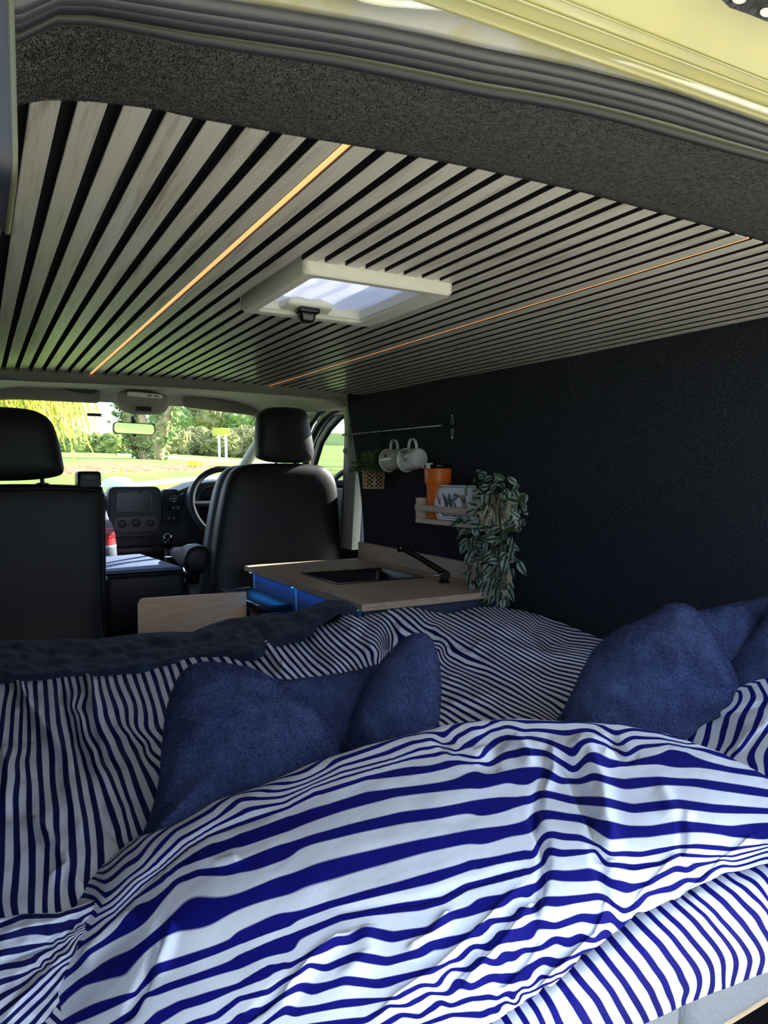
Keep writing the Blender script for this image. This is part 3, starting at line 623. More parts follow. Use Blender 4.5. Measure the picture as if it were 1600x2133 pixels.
for xx, zz, rr in ((.652, -.250, .021), (.722, -.246, .021), (.794, -.248, .018)):
    b = nb(); lathe(b, [(rr, 0), (rr, .006), (rr*.92, .018), (rr*.6, .021), (0, .021)], (xx, 3.888, zz), (0, -1, 0), 24); kn = obj('knob', b, 'plastic_black', cp)
    b = nb(); box(b, xx-.003, xx+.003, 3.863, 3.87, zz-rr*.8, zz+rr*.8, .001, 1); obj('grip', b, 'plastic_dark', kn)
    for q in range(9):
        a = math.radians(-30+q*30); b = nb(); box(b, xx+1.4*rr*math.cos(a)-.0022, xx+1.4*rr*math.cos(a)+.0022, 3.8865, 3.889, zz+1.35*rr*math.sin(a)-.0022, zz+1.35*rr*math.sin(a)+.0022); obj('mark', b, 'crest_grey', cp)
b = nb(); tube(b, [(.63, 3.895, -.312), (.70, 3.89, -.316), (.80, 3.89, -.313)], .004, 8); obj('chrome_trim', b, 'steel', da)
b = nb(); slab(b, rrect(.862, .955, -.27, -.072, .02, 4), lambda a, z, d: (a, 3.905+d+.15*(a-.86), z), 0, .05); vp = obj('vent_panel', b, 'plastic_dark', da)
b = nb(); slab(b, rrect(.872, .925, -.185, -.098, .008, 4), lambda a, z, d: (a, 3.899+d+.15*(a-.86), z), 0, .02); vt = obj('air_vent', b, 'gloss_black', da)
for q in range(5):
    b = nb(); z = -.112-.015*q; box(b, .876, .921, 3.895, 3.905, z-.002, z+.002, .001, 1); obj('fin', b, 'plastic_dark', vt)
b = nb(); lathe(b, [(.026, 0), (.026, .008), (.02, .014), (0, .014)], (.922, 3.905, -.128), (0, -1, 0), 24); cl = obj('multi_switch', b, 'plastic_black', da)
for (dx, dz) in ((-.008, .006), (.008, .006), (0, -.008)):
    b = nb(); box(b, .922+dx-.005, .922+dx+.005, 3.889, 3.892, -.128+dz-.002, -.128+dz+.002); obj('symbol', b, 'lens', cl)
b = nb(); tube(b, [(.948, 3.90, -.112), (.972, 3.88, -.095)], [.005, .007], 8); obj('stalk', b, 'plastic_black', da)
for xx in (.922, .946):
    b = nb(); lathe(b, [(.009, 0), (.009, .008), (0, .009)], (xx, 3.912, -.172), (0, -1, 0), 14); obj('round_button', b, 'crest_grey', vp)
for xx in (.897, .925):
    b = nb(); box(b, xx-.011, xx+.011, 3.902, 3.912, -.245, -.212, .002, 2); sw = obj('rocker_switch', b, 'plastic_black', vp)
    b = nb(); box(b, xx-.004, xx+.004, 3.9, 3.903, -.234, -.222); obj('symbol', b, 'crest_grey', sw)
b = nb(); puff(b, [(1.00, 3.86, -.20), (.995, 3.86, -.10), (1.03, 3.86, -.045), (1.12, 3.86, -.025), (1.25, 3.86, -.024), (1.36, 3.86, -.035), (1.42, 3.86, -.09), (1.42, 3.86, -.20), (1.2, 3.86, -.24)], (0, -1, 0), .04, .12, ex=5); obj('instrument_hood', b, 'plastic_dark', da)
b = nb(); puff(b, [(1.04, 3.81, -.18), (1.04, 3.81, -.09), (1.10, 3.81, -.055), (1.25, 3.81, -.05), (1.34, 3.81, -.07), (1.37, 3.81, -.18)], (0, -1, 0), .012, .03, ex=5); obj('instrument_glass', b, 'gloss_black', da)
b = nb(); box(b, .56, 1.0, 3.86, 3.96, -.42, -.37, .01, 2); obj('lower_tray', b, 'plastic_black', da)
# steering wheel
swc = np.array([1.155, 3.66, -.145]); ax = Vector((0, -.93, .38)).normalized(); uu = Vector((1, 0, 0)); vv = ax.cross(uu)
sw = thing('steering_wheel', 'dark grey steering wheel partly behind the driver seat', 'steering wheel', swc)
b = nb(); tube(b, [Vector(swc)+uu*.198*math.cos(a)+vv*.198*math.sin(a) for a in [2*math.pi*k/48 for k in range(49)]], .0165, 12, False); bmesh.ops.remove_doubles(b, verts=b.verts, dist=1e-4); obj('rim', b, mat('rim leather', srgb(34, 38, 44), .75, spec=.25), sw)
b = nb(); puff(b, [Vector(swc)+ax*-.02+uu*x_+vv*y_ for x_, y_ in ((-.08, .05), (0, .06), (.08, .05), (.075, -.03), (.04, -.075), (-.04, -.075), (-.075, -.03))], ax, .03, ex=3); obj('hub', b, 'plastic_dark', sw)
for (a0, sgn) in ((180, 0), (0, 0), (250, 0), (290, 0)):
    a = math.radians(a0); d = uu*math.cos(a)+vv*math.sin(a); b = nb(); tube(b, [Vector(swc)-ax*.02+d*.05, Vector(swc)-ax*.01+d*.12, Vector(swc)+d*.19], [.028, .02, .014], 10); obj('spoke', b, 'plastic_dark', sw)
b = nb(); tube(b, [Vector(swc)-ax*.05+uu*-.05, Vector(swc)-ax*.05+uu*-.20+vv*-.0], [.008, .011], 8); obj('stalk', b, 'plastic_black', sw)
# gear lever
gl = thing('gear_lever', 'black gear lever with a shiny round knob', 'gear lever', (.815, 3.62, -.5))
b = nb(); lathe(b, [(.010, 0), (.016, .008), (.024, .03), (.027, .05), (.024, .066), (.014, .077), (0, .08)], (.818, 3.6, -.365), (0, 0, 1), 24); obj('knob', b, mat('mirror black', srgb(60, 62, 66), .08, metal=1.), gl)
b = nb(); tube(b, [(.815, 3.62, -.52), (.816, 3.605, -.42), (.818, 3.6, -.355)], [.04, .018, .012], 12); obj('gaiter', b, 'plastic_black', gl)
b = nb(); tube(b, [(.80, 3.56, -.40), (.835, 3.5, -.395), (.855, 3.45, -.42), (.86, 3.42, -.47)], .007, 8); obj('chrome_bail', b, 'chrome', gl)
b = nb(); box(b, .72, .90, 3.5, 3.9, -1.0, -.50, .03, 3); obj('tunnel', b, 'plastic_black', gl)
# bottle
bp = at(219, 1168, Y=3.72); bt = thing('bottle', 'clear plastic bottle with a red label behind the left seat', 'bottle', (bp[0], bp[1], -.40))
zb = bp[2]
b = nb(); lathe(b, [(.030, 0), (.052, .004), (.058, .015), (.055, .05), (.052, .09), (.050, .10), (.046, .15), (.043, .158), (.036, .18), (.018, .215), (.013, .235), (.013, .25), (0, .25)], (bp[0], bp[1], zb), (0, 0, 1), 28); obj('body', b, 'pet', bt)
b = nb(); lathe(b, [(.0535, 0), (.0525, .005), (.0455, .072), (.0455, .076)], (bp[0], bp[1], zb+.080), (0, 0, 1), 28); lb = obj('label', b, 'label_red', bt)
text('label_letters', 'COLA', .030, frame_m((bp[0]-.014, bp[1]-.0535, zb+.108), (1, 0, .12), (0, .1, 1)), 'ink', lb)
b = nb(); lathe(b, [(.0545, 0), (.0538, .012)], (bp[0], bp[1], zb+.068), (0, 0, 1), 28); obj('label_band', b, 'enamel', bt)
b = nb(); box(b, .40, .64, 3.62, 3.86, zb-.03, zb-.002, .006, 2); tag(obj('cup_tray', b, 'plastic_black'), 'black tray in front of the folded middle seat carrying the bottle', 'tray')

# ================================================================== KITCHEN
WZ = -.363
def hole_slab(bm, o, i, z0, z1):
    xs = [o[0], i[0], i[1], o[1]]; ys_ = [o[2], i[2], i[3], o[3]]
    for a in range(3):
        for c in range(3):
            if a == 1 and c == 1: continue
            box(bm, xs[a], xs[a+1], ys_[c], ys_[c+1], z0, z1)
    bmesh.ops.remove_doubles(bm, verts=bm.verts, dist=1e-5)
    ins = [f for f in bm.faces if len([e for e in f.edges if len(e.link_faces) > 2]) == 4]
    bmesh.ops.delete(bm, geom=ins, context='FACES')
ku = thing('kitchen_cabinet', 'slate blue kitchen cabinet under the oak worktop', 'cabinet', (1.2, 2.2, -1.0))
b = nb(); box(b, .985, 1.49, 1.80, 2.745, -1.0, -.5); obj('carcass', b, 'cabinet', ku)
b = nb(); box(b, .965, 1.49, 1.790, 1.806, -1.0, WZ-.022, .001, 1); obj('end_panel', b, 'cabinet', ku)
for y0, y1 in ((2.31, 2.735), (1.82, 2.30)):
    b = nb(); box(b, .965, .985, y0, y1, -.98, WZ-.026, .002, 1); obj('door', b, 'cabinet', ku)
for yy in (2.305, 2.742):
    b = nb(); box(b, .9615, .986, yy-.0035, yy+.0035, -.98, WZ-.022); obj('edge_strip', b, mat('pale edging', srgb(150, 158, 160), .5), ku)
ls = thing('blue_light_strip', 'blue glowing strip under the worktop edge', 'light', (.955, 2.2, WZ-.024), None)
b = nb(); box(b, .950, .956, 1.83, 2.745, WZ-.0265, WZ-.0215, .001, 1); obj('strip', b, 'blue_led', ls)
for yy in (1.822, 1.99, 2.31, 2.75):
    b = nb(); box(b, .949, .957, yy-.005, yy+.005, WZ-.029, WZ-.022, .001, 1); obj('strip_end', b, 'cyan_led', ls)
li = bpy.data.lights.new('blue_glow', 'AREA'); li.shape = 'RECTANGLE'; li.size = .006; li.size_y = .90; li.energy = .12; li.color = (.02, .28, 1)
lo = bpy.data.objects.new('blue_glow', li); C.objects.link(lo); lo.location = (.950, 2.29, WZ-.029); lo.rotation_euler = (0, math.radians(22), 0); lo.parent = ls; lo.matrix_parent_inverse = Matrix.Translation(ls.location).inverted()
wt = thing('worktop', 'light oak worktop on the kitchen cabinet with sink cut out', 'worktop', (1.2, 2.27, WZ))
b = nb(); hole_slab(b, (.935, 1.487, 1.762, 2.775), (1.045, 1.375, 2.135, 2.425), WZ-.020, WZ); obj('top', b, 'oak', wt, smooth=False)
b = nb(); box(b, .935, 1.487, 1.7585, 1.7625, WZ-.020, WZ); obj('edging', b, 'oak_edge', wt)
bs = thing('upstand', 'oak upstand along the dark wall behind the sink', 'splashback', (1.48, 2.3, WZ))
b = nb(); hexa(b, [(1.470, 1.775, WZ+.0005), (1.489, 1.775, WZ+.0005), (1.489, 2.80, WZ+.0005), (1.470, 2.80, WZ+.0005), (1.470, 1.775, -.302), (1.489, 1.775, -.302), (1.489, 2.80, -.293), (1.470, 2.80, -.293)], .0008, 1); obj('board', b, 'oak', bs)
b = nb(); box(b, 1.469, 1.489, 1.769, 1.7752, WZ+.0005, -.302); obj('edging', b, 'oak_edge', bs)
sk = thing('sink', 'black rectangular sink sunk in the oak worktop', 'sink', (1.22, 2.28, WZ))
SX0, SX1, SY0, SY1 = 1.032, 1.388, 2.122, 2.438
b = nb(); f = lambda r, z, rad: [(a, c, z) for a, c in rrect(*r, rad, 4)]
rings(b, [f((SX0, SX1, SY0, SY1), WZ+.0005, .02), f((SX0, SX1, SY0, SY1), WZ+.003, .02), f((SX0+.016, SX1-.016, SY0+.016, SY1-.016), WZ+.003, .015), f((SX0+.022, SX1-.022, SY0+.022, SY1-.022), WZ-.012, .02), f((SX0+.026, SX1-.026, SY0+.026, SY1-.026), WZ-.12, .03)], cap=False)
b.faces.new([v for v in b.verts][-20:]) if False else None
obj('bowl', b, mat('black granite composite', srgb(18, 20, 26), .3), sk)
b = nb(); box(b, SX0+.02, SX1-.02, SY0+.02, SY1-.02, WZ-.128, WZ-.119, .004, 2); fl = obj('basin_floor', b, 'gloss_black', sk)
b = nb(); lathe(b, [(.03, 0), (.03, .003), (.02, .004), (0, .002)], (1.21, 2.28, WZ-.119), (0, 0, 1), 20); obj('drain', b, 'steel', fl)
tp = thing('tap', 'black chrome tap with a long angled spout beside the sink', 'tap', (1.37, 1.985, WZ))
tb = np.array([1.372, 1.985, -.334])
b = nb(); lathe(b, [(.018, 0), (.018, .006), (.012, .010), (.012, .024), (0, .026)], (tb[0], tb[1], WZ+.0005), (0, 0, 1), 24); obj('base', b, 'chrome_dark', tp)
b = nb(); d_ = Vector((-.35, -.9, 0)).normalized(); s_ = Vector(tb)-d_*.026; lathe(b, [(0, 0), (.013, .0), (.0155, .004), (.0155, .022), (.011, .024), (.011, .030), (.0165, .032), (.0165, .050), (.0145, .053), (0, .053)], s_, d_, 26); obj('body', b, 'chrome_dark', tp)
b = nb(); lathe(b, [(0, 0), (.0135, 0), (.0135, .001), (0, .0012)], Vector(tb)+d_*.027, d_, 24); obj('cap', b, 'gloss_black', tp)
e1 = at(834, 1141, X=1.262); b = nb(); s0 = Vector(tb)+Vector((-.005, .0, .008)); e0 = Vector(e1)
mid = s0.lerp(e0, .6)+Vector((0, 0, .004)); tube(b, [s0, s0.lerp(mid, .5), mid, e0], [.0105, .0105, .0095, .0088], 16); so = obj('spout', b, 'chrome_dark', tp)
b = nb(); lathe(b, [(.009, 0), (.0105, .004), (.0105, .016), (.008, .018), (0, .018)], e0+Vector((-.002, .0, .004)), (.15, .1, -1), 18); obj('nozzle', b, 'chrome_dark', so)
b = nb(); tube(b, [Vector(tb)+Vector((-.005, 0, -.002)), Vector(tb)+Vector((-.035, .012, -.002))], [.005, .0035], 10); obj('lever', b, 'steel', tp)
# stove / drawer box in front of the cabinet
dr = thing('black_box_unit', 'black glossy two tier box against the blue cabinet front', 'box', (.89, 2.55, -1.0))
b = nb(); box(b, .842, .960, 2.335, 2.795, -.475, -.452, .004, 2); obj('lid', b, 'satin_black', dr)
b = nb(); box(b, .838, .960, 2.325, 2.80, -.510, -.4755, .003, 2); up = obj('upper_drawer', b, 'plastic_black', dr)
b = nb(); box(b, .834, .960, 2.325, 2.80, -1.0, -.5135, .003, 2); obj('lower_drawer', b, 'plastic_black', dr)
b = nb(); box(b, .832, .836, 2.66, 2.76, -.560, -.548, .001, 1); box(b, .832, .836, 2.57, 2.64, -.560, -.548, .001, 1); obj('pull', b, 'steel', dr)
b = nb(); box(b, .835, .839, 2.34, 2.42, -.497, -.489, .001, 1); obj('badge', b, 'crest_grey', up)
b = nb(); tube(b, [(.842, 2.35, -.452), (.842, 2.66, -.452)], .0022, 6); obj('trim_edge', b, 'steel', dr)
# oak board
bo = thing('oak_board', 'upright pale oak board with a rounded corner between the seats and bed', 'board', (.64, 2.48, -1.0))
b = nb(); P0 = at(287, 1262, Y=2.45); P1 = at(513, 1233, Y=2.45)
lp = [(P0[0], -1.0), (P0[0], P0[2]-.0)] + [(P0[0]+.022-.022*math.cos(a), P0[2]+.022*math.sin(a)) for a in [math.pi/2*k/6 for k in range(1, 7)]]+[(P1[0], P1[2]+.0), (P1[0], -1.0)]
slab(b, lp, lambda a, z, d: (a, 2.45+d, z), 0, .016); obj('panel', b, 'oak_board', bo)

# ================================================================== WALL THINGS
rl = thing('hanging_rail', 'dark iron rail with hooks on the dark wall', 'rail', (1.42, 2.35, .18))
b = nb(); tube(b, [(1.425, 2.86, .183), (1.425, 2.08, .178)], .0042, 10); obj('bar', b, 'steel', rl)
for yy, zz in ((2.075, .175), (2.83, .183)):
    b = nb(); xw = wallx(yy, zz)
    lp = [(-.004, -.048), (.004, -.048), (.008, -.030), (.012, -.018), (.012, .018), (.008, .030), (.004, .048), (-.004, .048), (-.008, .030), (-.012, .018), (-.012, -.018), (-.008, -.030)]
    slab(b, lp, lambda a, z, d: (xw-d, yy+a, zz+z), .001, .004); bk = obj('bracket', b, 'iron', rl)
    b = nb(); tube(b, [(xw-.003, yy, zz), (1.425, yy+.006, zz+.002)], .006, 10); obj('arm', b, 'iron', bk)
    for sz in (-.038, .038):
        b = nb(); lathe(b, [(.004, 0), (.003, .002), (0, .002)], (xw-.004, yy, zz+sz), (-1, 0, 0), 10); obj('screw', b, 'steel', bk)
hooks = [2.60, 2.50, 2.455, 2.41, 2.265]
for yy in hooks:
    b = nb(); zz = .1805; pts = [(1.425+.0065*math.cos(a), yy, zz+.0065*math.sin(a)) for a in [math.radians(q) for q in range(-40, 221, 20)]]
    pts += [(1.419, yy, .150), (1.418, yy, .138), (1.424, yy, .130), (1.432, yy, .133), (1.434, yy, .140)]
    tube(b, pts, .0014, 6); obj('hook', b, 'iron', rl)
def mug(yc, zcn, xc, grp_lab, lettering, body_m):
    m_ = thing('mug', grp_lab, 'mug', (xc, yc, zcn), 'mugs hung on the rail')
    ax = Vector((.10, -.98, .07)).normalized(); o = Vector((xc, yc, zcn)); L = .084
    prof = [(0, .006), (.0385, .006), (.0425, -.0), (.0445, -.0)]
    b = nb(); pr = [(0, L-.004), (.030, L-.002), (.0355, L), (.0375, L-.004), (.0395, L*.75), (.0405, L*.4), (.0415, .004), (.0452, .002), (.0462, -.0005), (.0452, -.003), (.0415, -.003), (.0395, .004), (.0388, L*.4), (.0375, L*.7), (.035, L-.006), (0, L-.007)]
    lathe(b, pr[3:11], o, ax, 40) if False else lathe(b, pr, o, ax, 40); obj('body', b, body_m, m_)
    b = nb(); tube(b, [o+ax*0+(Vector((1, 0, 0)))*0 + v for v in []] or [(o+ax*.001+(ax.orthogonal().normalized()*math.cos(a)+ax.cross(ax.orthogonal().normalized())*math.sin(a))*.0445) for a in [2*math.pi*k/40 for k in range(41)]], .0024, 8, False); obj('rim', b, 'enamel', m_)
    b = nb(); lathe(b, [(0, L+.0002), (.034, L+.0004), (.036, L-.001)], o, ax, 40); obj('base', b, 'enamel', m_)
    upv = Vector((0, 0, 1)); upv = (upv-ax*upv.dot(ax)).normalized(); pts = []
    for k in range(15):
        a = math.pi*k/14; pts.append(o+ax*(L*.5-.024*math.cos(a))+upv*(.036+.042*math.sin(a)**.8))
    b = nb(); R = []; side = ax.cross(upv)
    for i, p in enumerate(pts):
        t = (pts[min(i+1, 14)]-pts[max(i-1, 0)]).normalized(); n_ = t.cross(side).normalized()
        R.append([p+side*.0055+n_*.002, p+side*.0065, p+side*.0055-n_*.002, p-side*.0055-n_*.002, p-side*.0065, p-side*.0055+n_*.002])
    rings(b, R); obj('handle', b, 'enamel', m_)
    # lettering wraps on the side facing the room
    out = Vector((-.93, -.15, .2)); out = (out-ax*out.dot(ax)).normalized(); rd = ax.cross(out)
    if lettering:
        for (s, h_, dx) in lettering:
            base = o+ax*h_+out*.0422
            w2 = ax; updir = Vector((0, 0, 1)); updir = (updir-out*updir.dot(out)).normalized()
            mt = frame_m(base+updir*dx, ax, updir); text('lettering', s, .021, mt, 'ink', m_, shear=.3)
    return m_
mug(2.315, .060, 1.424, 'white enamel mug with dark script lettering, hung nearest the orange tumbler', [('Keep', .012, .014), ('it', .026, .001), ('Cosy', .020, -.015)], 'enamel')
mug(2.452, .062, 1.424, 'warm grey enamel mug, hung between the fern and the lettered mug', [('Be', .026, .0)], 'enamel_grey')
# shelf
sh = thing('wall_shelf', 'pale pine wall shelf with a front rail on the dark wall', 'shelf', (1.42, 1.9, -.165))
b = nb(); box(b, 1.375, 1.488, 1.745, 2.172, -.168, -.152, .0008, 1); obj('base', b, 'pine', sh)
b = nb(); box(b, 1.376, 1.488, 2.156, 2.172, -.1519, -.078, .0008, 1); obj('end_panel', b, 'pine', sh)
b = nb(); box(b, 1.376, 1.488, 1.745, 1.761, -.1519, -.078, .0008, 1); obj('end_panel', b, 'pine', sh)
b = nb(); box(b, 1.368, 1.3755, 1.745, 2.166, -.124, -.103, .0008, 1); obj('front_rail', b, 'oak', sh)
b = nb(); box(b, 1.4785, 1.488, 1.7615, 2.1555, -.1519, -.10, .0005, 1); obj('back_board', b, 'pine', sh)
# tumbler
tc_ = at(912, 1010, X=1.432); tm = thing('tumbler', 'orange insulated tumbler with clear lid standing on the shelf', 'tumbler', (1.432, tc_[1], -.152))
b = nb(); H = .178; lathe(b, [(0, 0), (.034, 0), (.036, .003), (.0395, .09), (.0410, .118), (.0465, .128), (.0475, .134), (.0490, .176), (.0480, .178), (.046, .176), (.045, .15), (0, .15)], (1.432, tc_[1], -.1515), (0, 0, 1), 40); obj('body', b, 'orange', tm)
b = nb(); lathe(b, [(.047, .0), (.0485, .002), (.0490, .013), (.046, .016), (.043, .0155), (0, .0145)], (1.432, tc_[1], -.1515+.1765), (0, 0, 1), 40); lid = obj('lid', b, 'gloss_black', tm)
b = nb(); box(b, 1.378, 1.40, tc_[1]-.018, tc_[1]-.002, .0262, .046, .002, 2); obj('lid_tab', b, 'vent_white', lid)
b = nb(); box(b, 1.385, 1.395, tc_[1]+.026, tc_[1]+.034, .0268, .040, .002, 2); obj('lid_tab', b, 'vent_white', lid)
# number plate
A = at(895, 1010, X=1.415); Bm = at(911, 1078, X=1.388); A[2] = A[2]; npn = thing('number_plate', 'white souvenir number plate reading MC leaning on the shelf', 'plate', (1.39, 1.95, -.15))
Bm[2] = -.150
yy0, yy1 = A[1], Bm[1]; ztop = A[2]; Ww = .27
xa = Vector((0, -1, -.0)); ya = Vector((A[0]-Bm[0], A[1]-Bm[1]-.0, ztop+.150))
Hh = ya.length; mt = frame_m(Vector(Bm), xa, (ya[0], ya[1]*.0, ya[2])); ysh = (A[1]-Bm[1])
def pp(u, v, d=0.):      # plate coordinates
    return Vector((Bm[0]+ya[0]*v-d, Bm[1]+ysh*v-Ww*u, -.1495+ya[2]*v))
def pquad(bm, u0, u1, v0, v1, d0, d1):
    hexa(bm, [pp(u0, v0, d0), pp(u1, v0, d0), pp(u1, v0, d1), pp(u0, v0, d1), pp(u0, v1, d0), pp(u1, v1, d0), pp(u1, v1, d1), pp(u0, v1, d1)])
b = nb(); pquad(b, 0, 1, 0, 1, -.0015, .0); obj('plate', b, 'plate_white', npn, smooth=False)
b = nb()
for q in ((.02, .98, .045, .065), (.02, .98, .935, .955), (.02, .028, .045, .955), (.972, .98, .045, .955)): pquad(b, *q, .0, .0008)
obj('border', b, 'ink', npn, smooth=False)
def ptext(s, size, u, v, m_='ink', wide=1.):
    o = pp(u, v, .0012); X = (pp(1, 0)-pp(0, 0)).normalized()*wide; Yv = (pp(0, 1)-pp(0, 0)).normalized(); Z = X.cross(Yv)
    mt = Matrix(((X[0], Yv[0], Z[0], o[0]), (X[1], Yv[1], Z[1], o[1]), (X[2], Yv[2], Z[2], o[2]), (0, 0, 0, 1))); return text('letters', s, size, mt, m_, npn)
ptext('MC', .098, .235, .30, wide=.72); ptext('MONACO MONTE CARLO', .0145, .14, .10, wide=.95)
b = nb(); pquad(b, .63, .73, .33, .72, .0005, .001); obj('stamp', b, 'crest_grey', npn, smooth=False)
b = nb(); pquad(b, .63, .73, .62, .72, .001, .0014); obj('stamp_band', b, 'olive', npn, smooth=False)
b = nb(); pquad(b, .115, .165, .42, .60, .0005, .0012); pquad(b, .10, .20, .56, .60, .0006, .0013); obj('crest', b, 'ink_red', npn, smooth=False)
b = nb(); pquad(b, .125, .155, .60, .70, .0005, .0012); obj('crest_crown', b, 'crest_grey', npn, smooth=False)
# wooden star
c_ = at(1046, 1062, X=1.405); st = thing('wooden_star', 'pale wooden star ornament among the trailing leaves', 'ornament', c_)
b = nb(); lp = []
for k in range(10):
    a = math.radians(90+36*k+12); r_ = .047 if k % 2 == 0 else .022; lp.append((r_*math.cos(a), r_*math.sin(a)))
slab(b, lp, lambda a, z, d: (c_[0]+d, c_[1]-a, c_[2]+z), -.005, .005); obj('star', b, 'pine', st, smooth=False)
c_ = at(1018, 1080, X=1.372); b = nb(); lp = []
for k in range(10):
    a = math.radians(80+36*k); r_ = .040 if k % 2 == 0 else .017; lp.append((r_*math.cos(a), r_*math.sin(a)))
slab(b, lp, lambda a, z, d: (c_[0]-.012+d, c_[1]-a, c_[2]+z), -.004, .004); tag(obj('wooden_star', b, 'pine', smooth=False), 'smaller pale wooden star hanging in front of the shelf rail', 'ornament')

# trailing plant
pc = at(1040, 1045, X=1.425)
tpn = thing('trailing_plant', 'bushy trailing plant with silver striped leaves spilling from the shelf', 'plant', (1.425, pc[1]+.02, -.1515))
b = nb(); lathe(b, [(0, 0), (.030, 0), (.034, .004), (.043, .085), (.045, .088), (.042, .09), (.038, .08), (0, .078)], (1.425, 1.815, -.1515), (0, 0, 1), 28); obj('pot', b, 'enamel', tpn)
def leaf_mesh(L, Wd, fold_, curl):
    b = nb(); uvl = b.loops.layers.uv.new('UVMap'); rows = []; prof = [0.0, .34, .5, .44, .26, .0]
    for j, wv in enumerate(prof):
        t = j/(len(prof)-1); z = -curl*L*t*t
        if wv == 0: rows.append([b.verts.new((0, L*t, z))])
        else: rows.append([b.verts.new((s*wv*Wd, L*t, z+fold_*abs(s)*wv*Wd)) for s in (-1, 0, 1)])
    for a, c in zip(rows[:-1], rows[1:]):
        if len(a) == 1: fs = [(a[0], c[1], c[0]), (a[0], c[2], c[1])]
        elif len(c) == 1: fs = [(a[0], a[1], c[0]), (a[1], a[2], c[0])]
        else: fs = [(a[0], a[1], c[1], c[0]), (a[1], a[2], c[2], c[1])]
        for f_ in fs:
            fa = b.faces.new(f_)
            for lo_ in fa.loops: lo_[uvl].uv = (.5+lo_.vert.co.x/Wd*.5*1.0, lo_.vert.co.y/L)
    me = bpy.data.meshes.new('leaf'); b.to_mesh(me); b.free(); me.polygons.foreach_set('use_smooth', [True]*len(me.polygons)); return me
LM = []
for q in range(6):
    me = leaf_mesh(.032+.0028*q, .019+.0018*(q % 3), .2, .25+.1*(q % 3)); me.materials.append(M['leaf' if q != 3 else 'leaf2']); LM.append(me)
rows_ = [(992, 992, 1062, 5), (1010, 972, 1085, 12), (1028, 955, 1096, 20), (1046, 958, 1100, 22), (1064, 960, 1098, 20), (1082, 955, 1096, 20), (1100, 950, 1085, 18), (1118, 962, 1072, 14), (1136, 968, 1075, 14), (1154, 970, 1082, 14), (1172, 972, 1080, 13), (1190, 966, 1070, 12), (1208, 975, 1066, 11), (1226, 992, 1062, 10), (1244, 995, 1060, 9), (1262, 1005, 1062, 8), (1276, 1012, 1060, 6)]
inv = Matrix.Translation(tpn.location).inverted()
leafpts = []
for (yy, a, c, n_) in rows_:
    n_ = int(n_*1.28)
    for k in range(n_):
        xx = a+(c-a)*(k+.5)/n_+random.uniform(-5, 5); X = random.uniform(1.345, 1.44) if yy < 1110 else random.uniform(1.355, 1.43)
        p = at(xx, yy+random.uniform(-9, 9), X=X)
        if -.19 < p[2] < -.08 and 1.60 < p[1] < 1.90 and X > 1.37 and random.random() < .5: X = 1.355; p = at(xx, yy, X=X)
        if xx < 990 and 1000 < yy < 1074 and random.random() < .8: continue
        if math.hypot(xx-1048, yy-1062) < 26 and random.random() < .85: continue
        if math.hypot(xx-1016, yy-1078) < 16 and random.random() < .7: continue
        o = bpy.data.objects.new('leaf', random.choice(LM)); C.objects.link(o); o.parent = tpn; o.matrix_parent_inverse = inv
        vert = (yy-990)/280
        dirv = Vector((random.uniform(-.9, .1), random.uniform(-.9, .9), random.uniform(-1.0, .9-1.2*vert))).normalized()
        nrm = Vector((-.9, -.5, .45))+Vector([random.uniform(-.55, .55) for _ in range(3)])
        nrm = (nrm-dirv*nrm.dot(dirv)).normalized(); xv = dirv.cross(nrm)
        sc = random.uniform(.8, 1.15)
        o.matrix_basis = Matrix(((xv[0]*sc, dirv[0]*sc, nrm[0]*sc, p[0]), (xv[1]*sc, dirv[1]*sc, nrm[1]*sc, p[1]), (xv[2]*sc, dirv[2]*sc, nrm[2]*sc, p[2]), (0, 0, 0, 1)))
        leafpts.append(p)
for k in range(14):
    b = nb(); ex = random.uniform(985, 1062); y_end = random.uniform(1120, 1270); pts = [Vector((1.425, 1.815, -.065)), Vector(at(1020+random.uniform(-40, 50), 1020, X=1.40)), Vector(at((ex+1035)/2, 1070, X=1.352)), Vector(at(ex, 1120, X=1.355+random.uniform(0, .03))), Vector(at(1035+(ex-1035)*.6, y_end, X=1.385))]
    q = []
    for i in range(len(pts)-1):
        for s in range(4): q.append(pts[i].lerp(pts[i+1], s/4))
    tube(b, q+[pts[-1]], .0012, 5); obj('stem', b, 'stem', tpn)
# fern in wicker pot
fp = at(778, 1018, X=1.425); fn = thing('hanging_fern', 'small green fern in a woven wicker pot hung at the far end of the rail', 'plant', (1.425, fp[1], fp[2]))
fy, fz = fp[1], fp[2]
b = nb(); lathe(b, [(0, 0), (.036, 0), (.040, .004), (.043, .084), (.041, .088), (.038, .08), (0, .078)], (1.425, fy, fz), (0, 0, 1), 28); pot = obj('pot', b, 'gloss_black', fn)
b = nb()
for s in (-1, 1):
    for k in range(14):
        pts = []
        for j in range(9):
            t = j/8; a = 2*math.pi*k/14+s*t*1.9; r = .0415+.0035*t+(.0012 if (j+k) % 2 else 0)
            pts.append((1.425+r*math.cos(a), fy+r*math.sin(a), fz+.004+.070*t))
        tube(b, pts, .0021, 5)
for z in (.003, .074):
    tube(b, [(1.425+(.0425+.04*z)*math.cos(a), fy+(.0425+.04*z)*math.sin(a), fz+z) for a in [2*math.pi*k/30 for k in range(31)]], .003, 6, False)
obj('wicker_sleeve', b, 'wicker', fn)
b = nb()
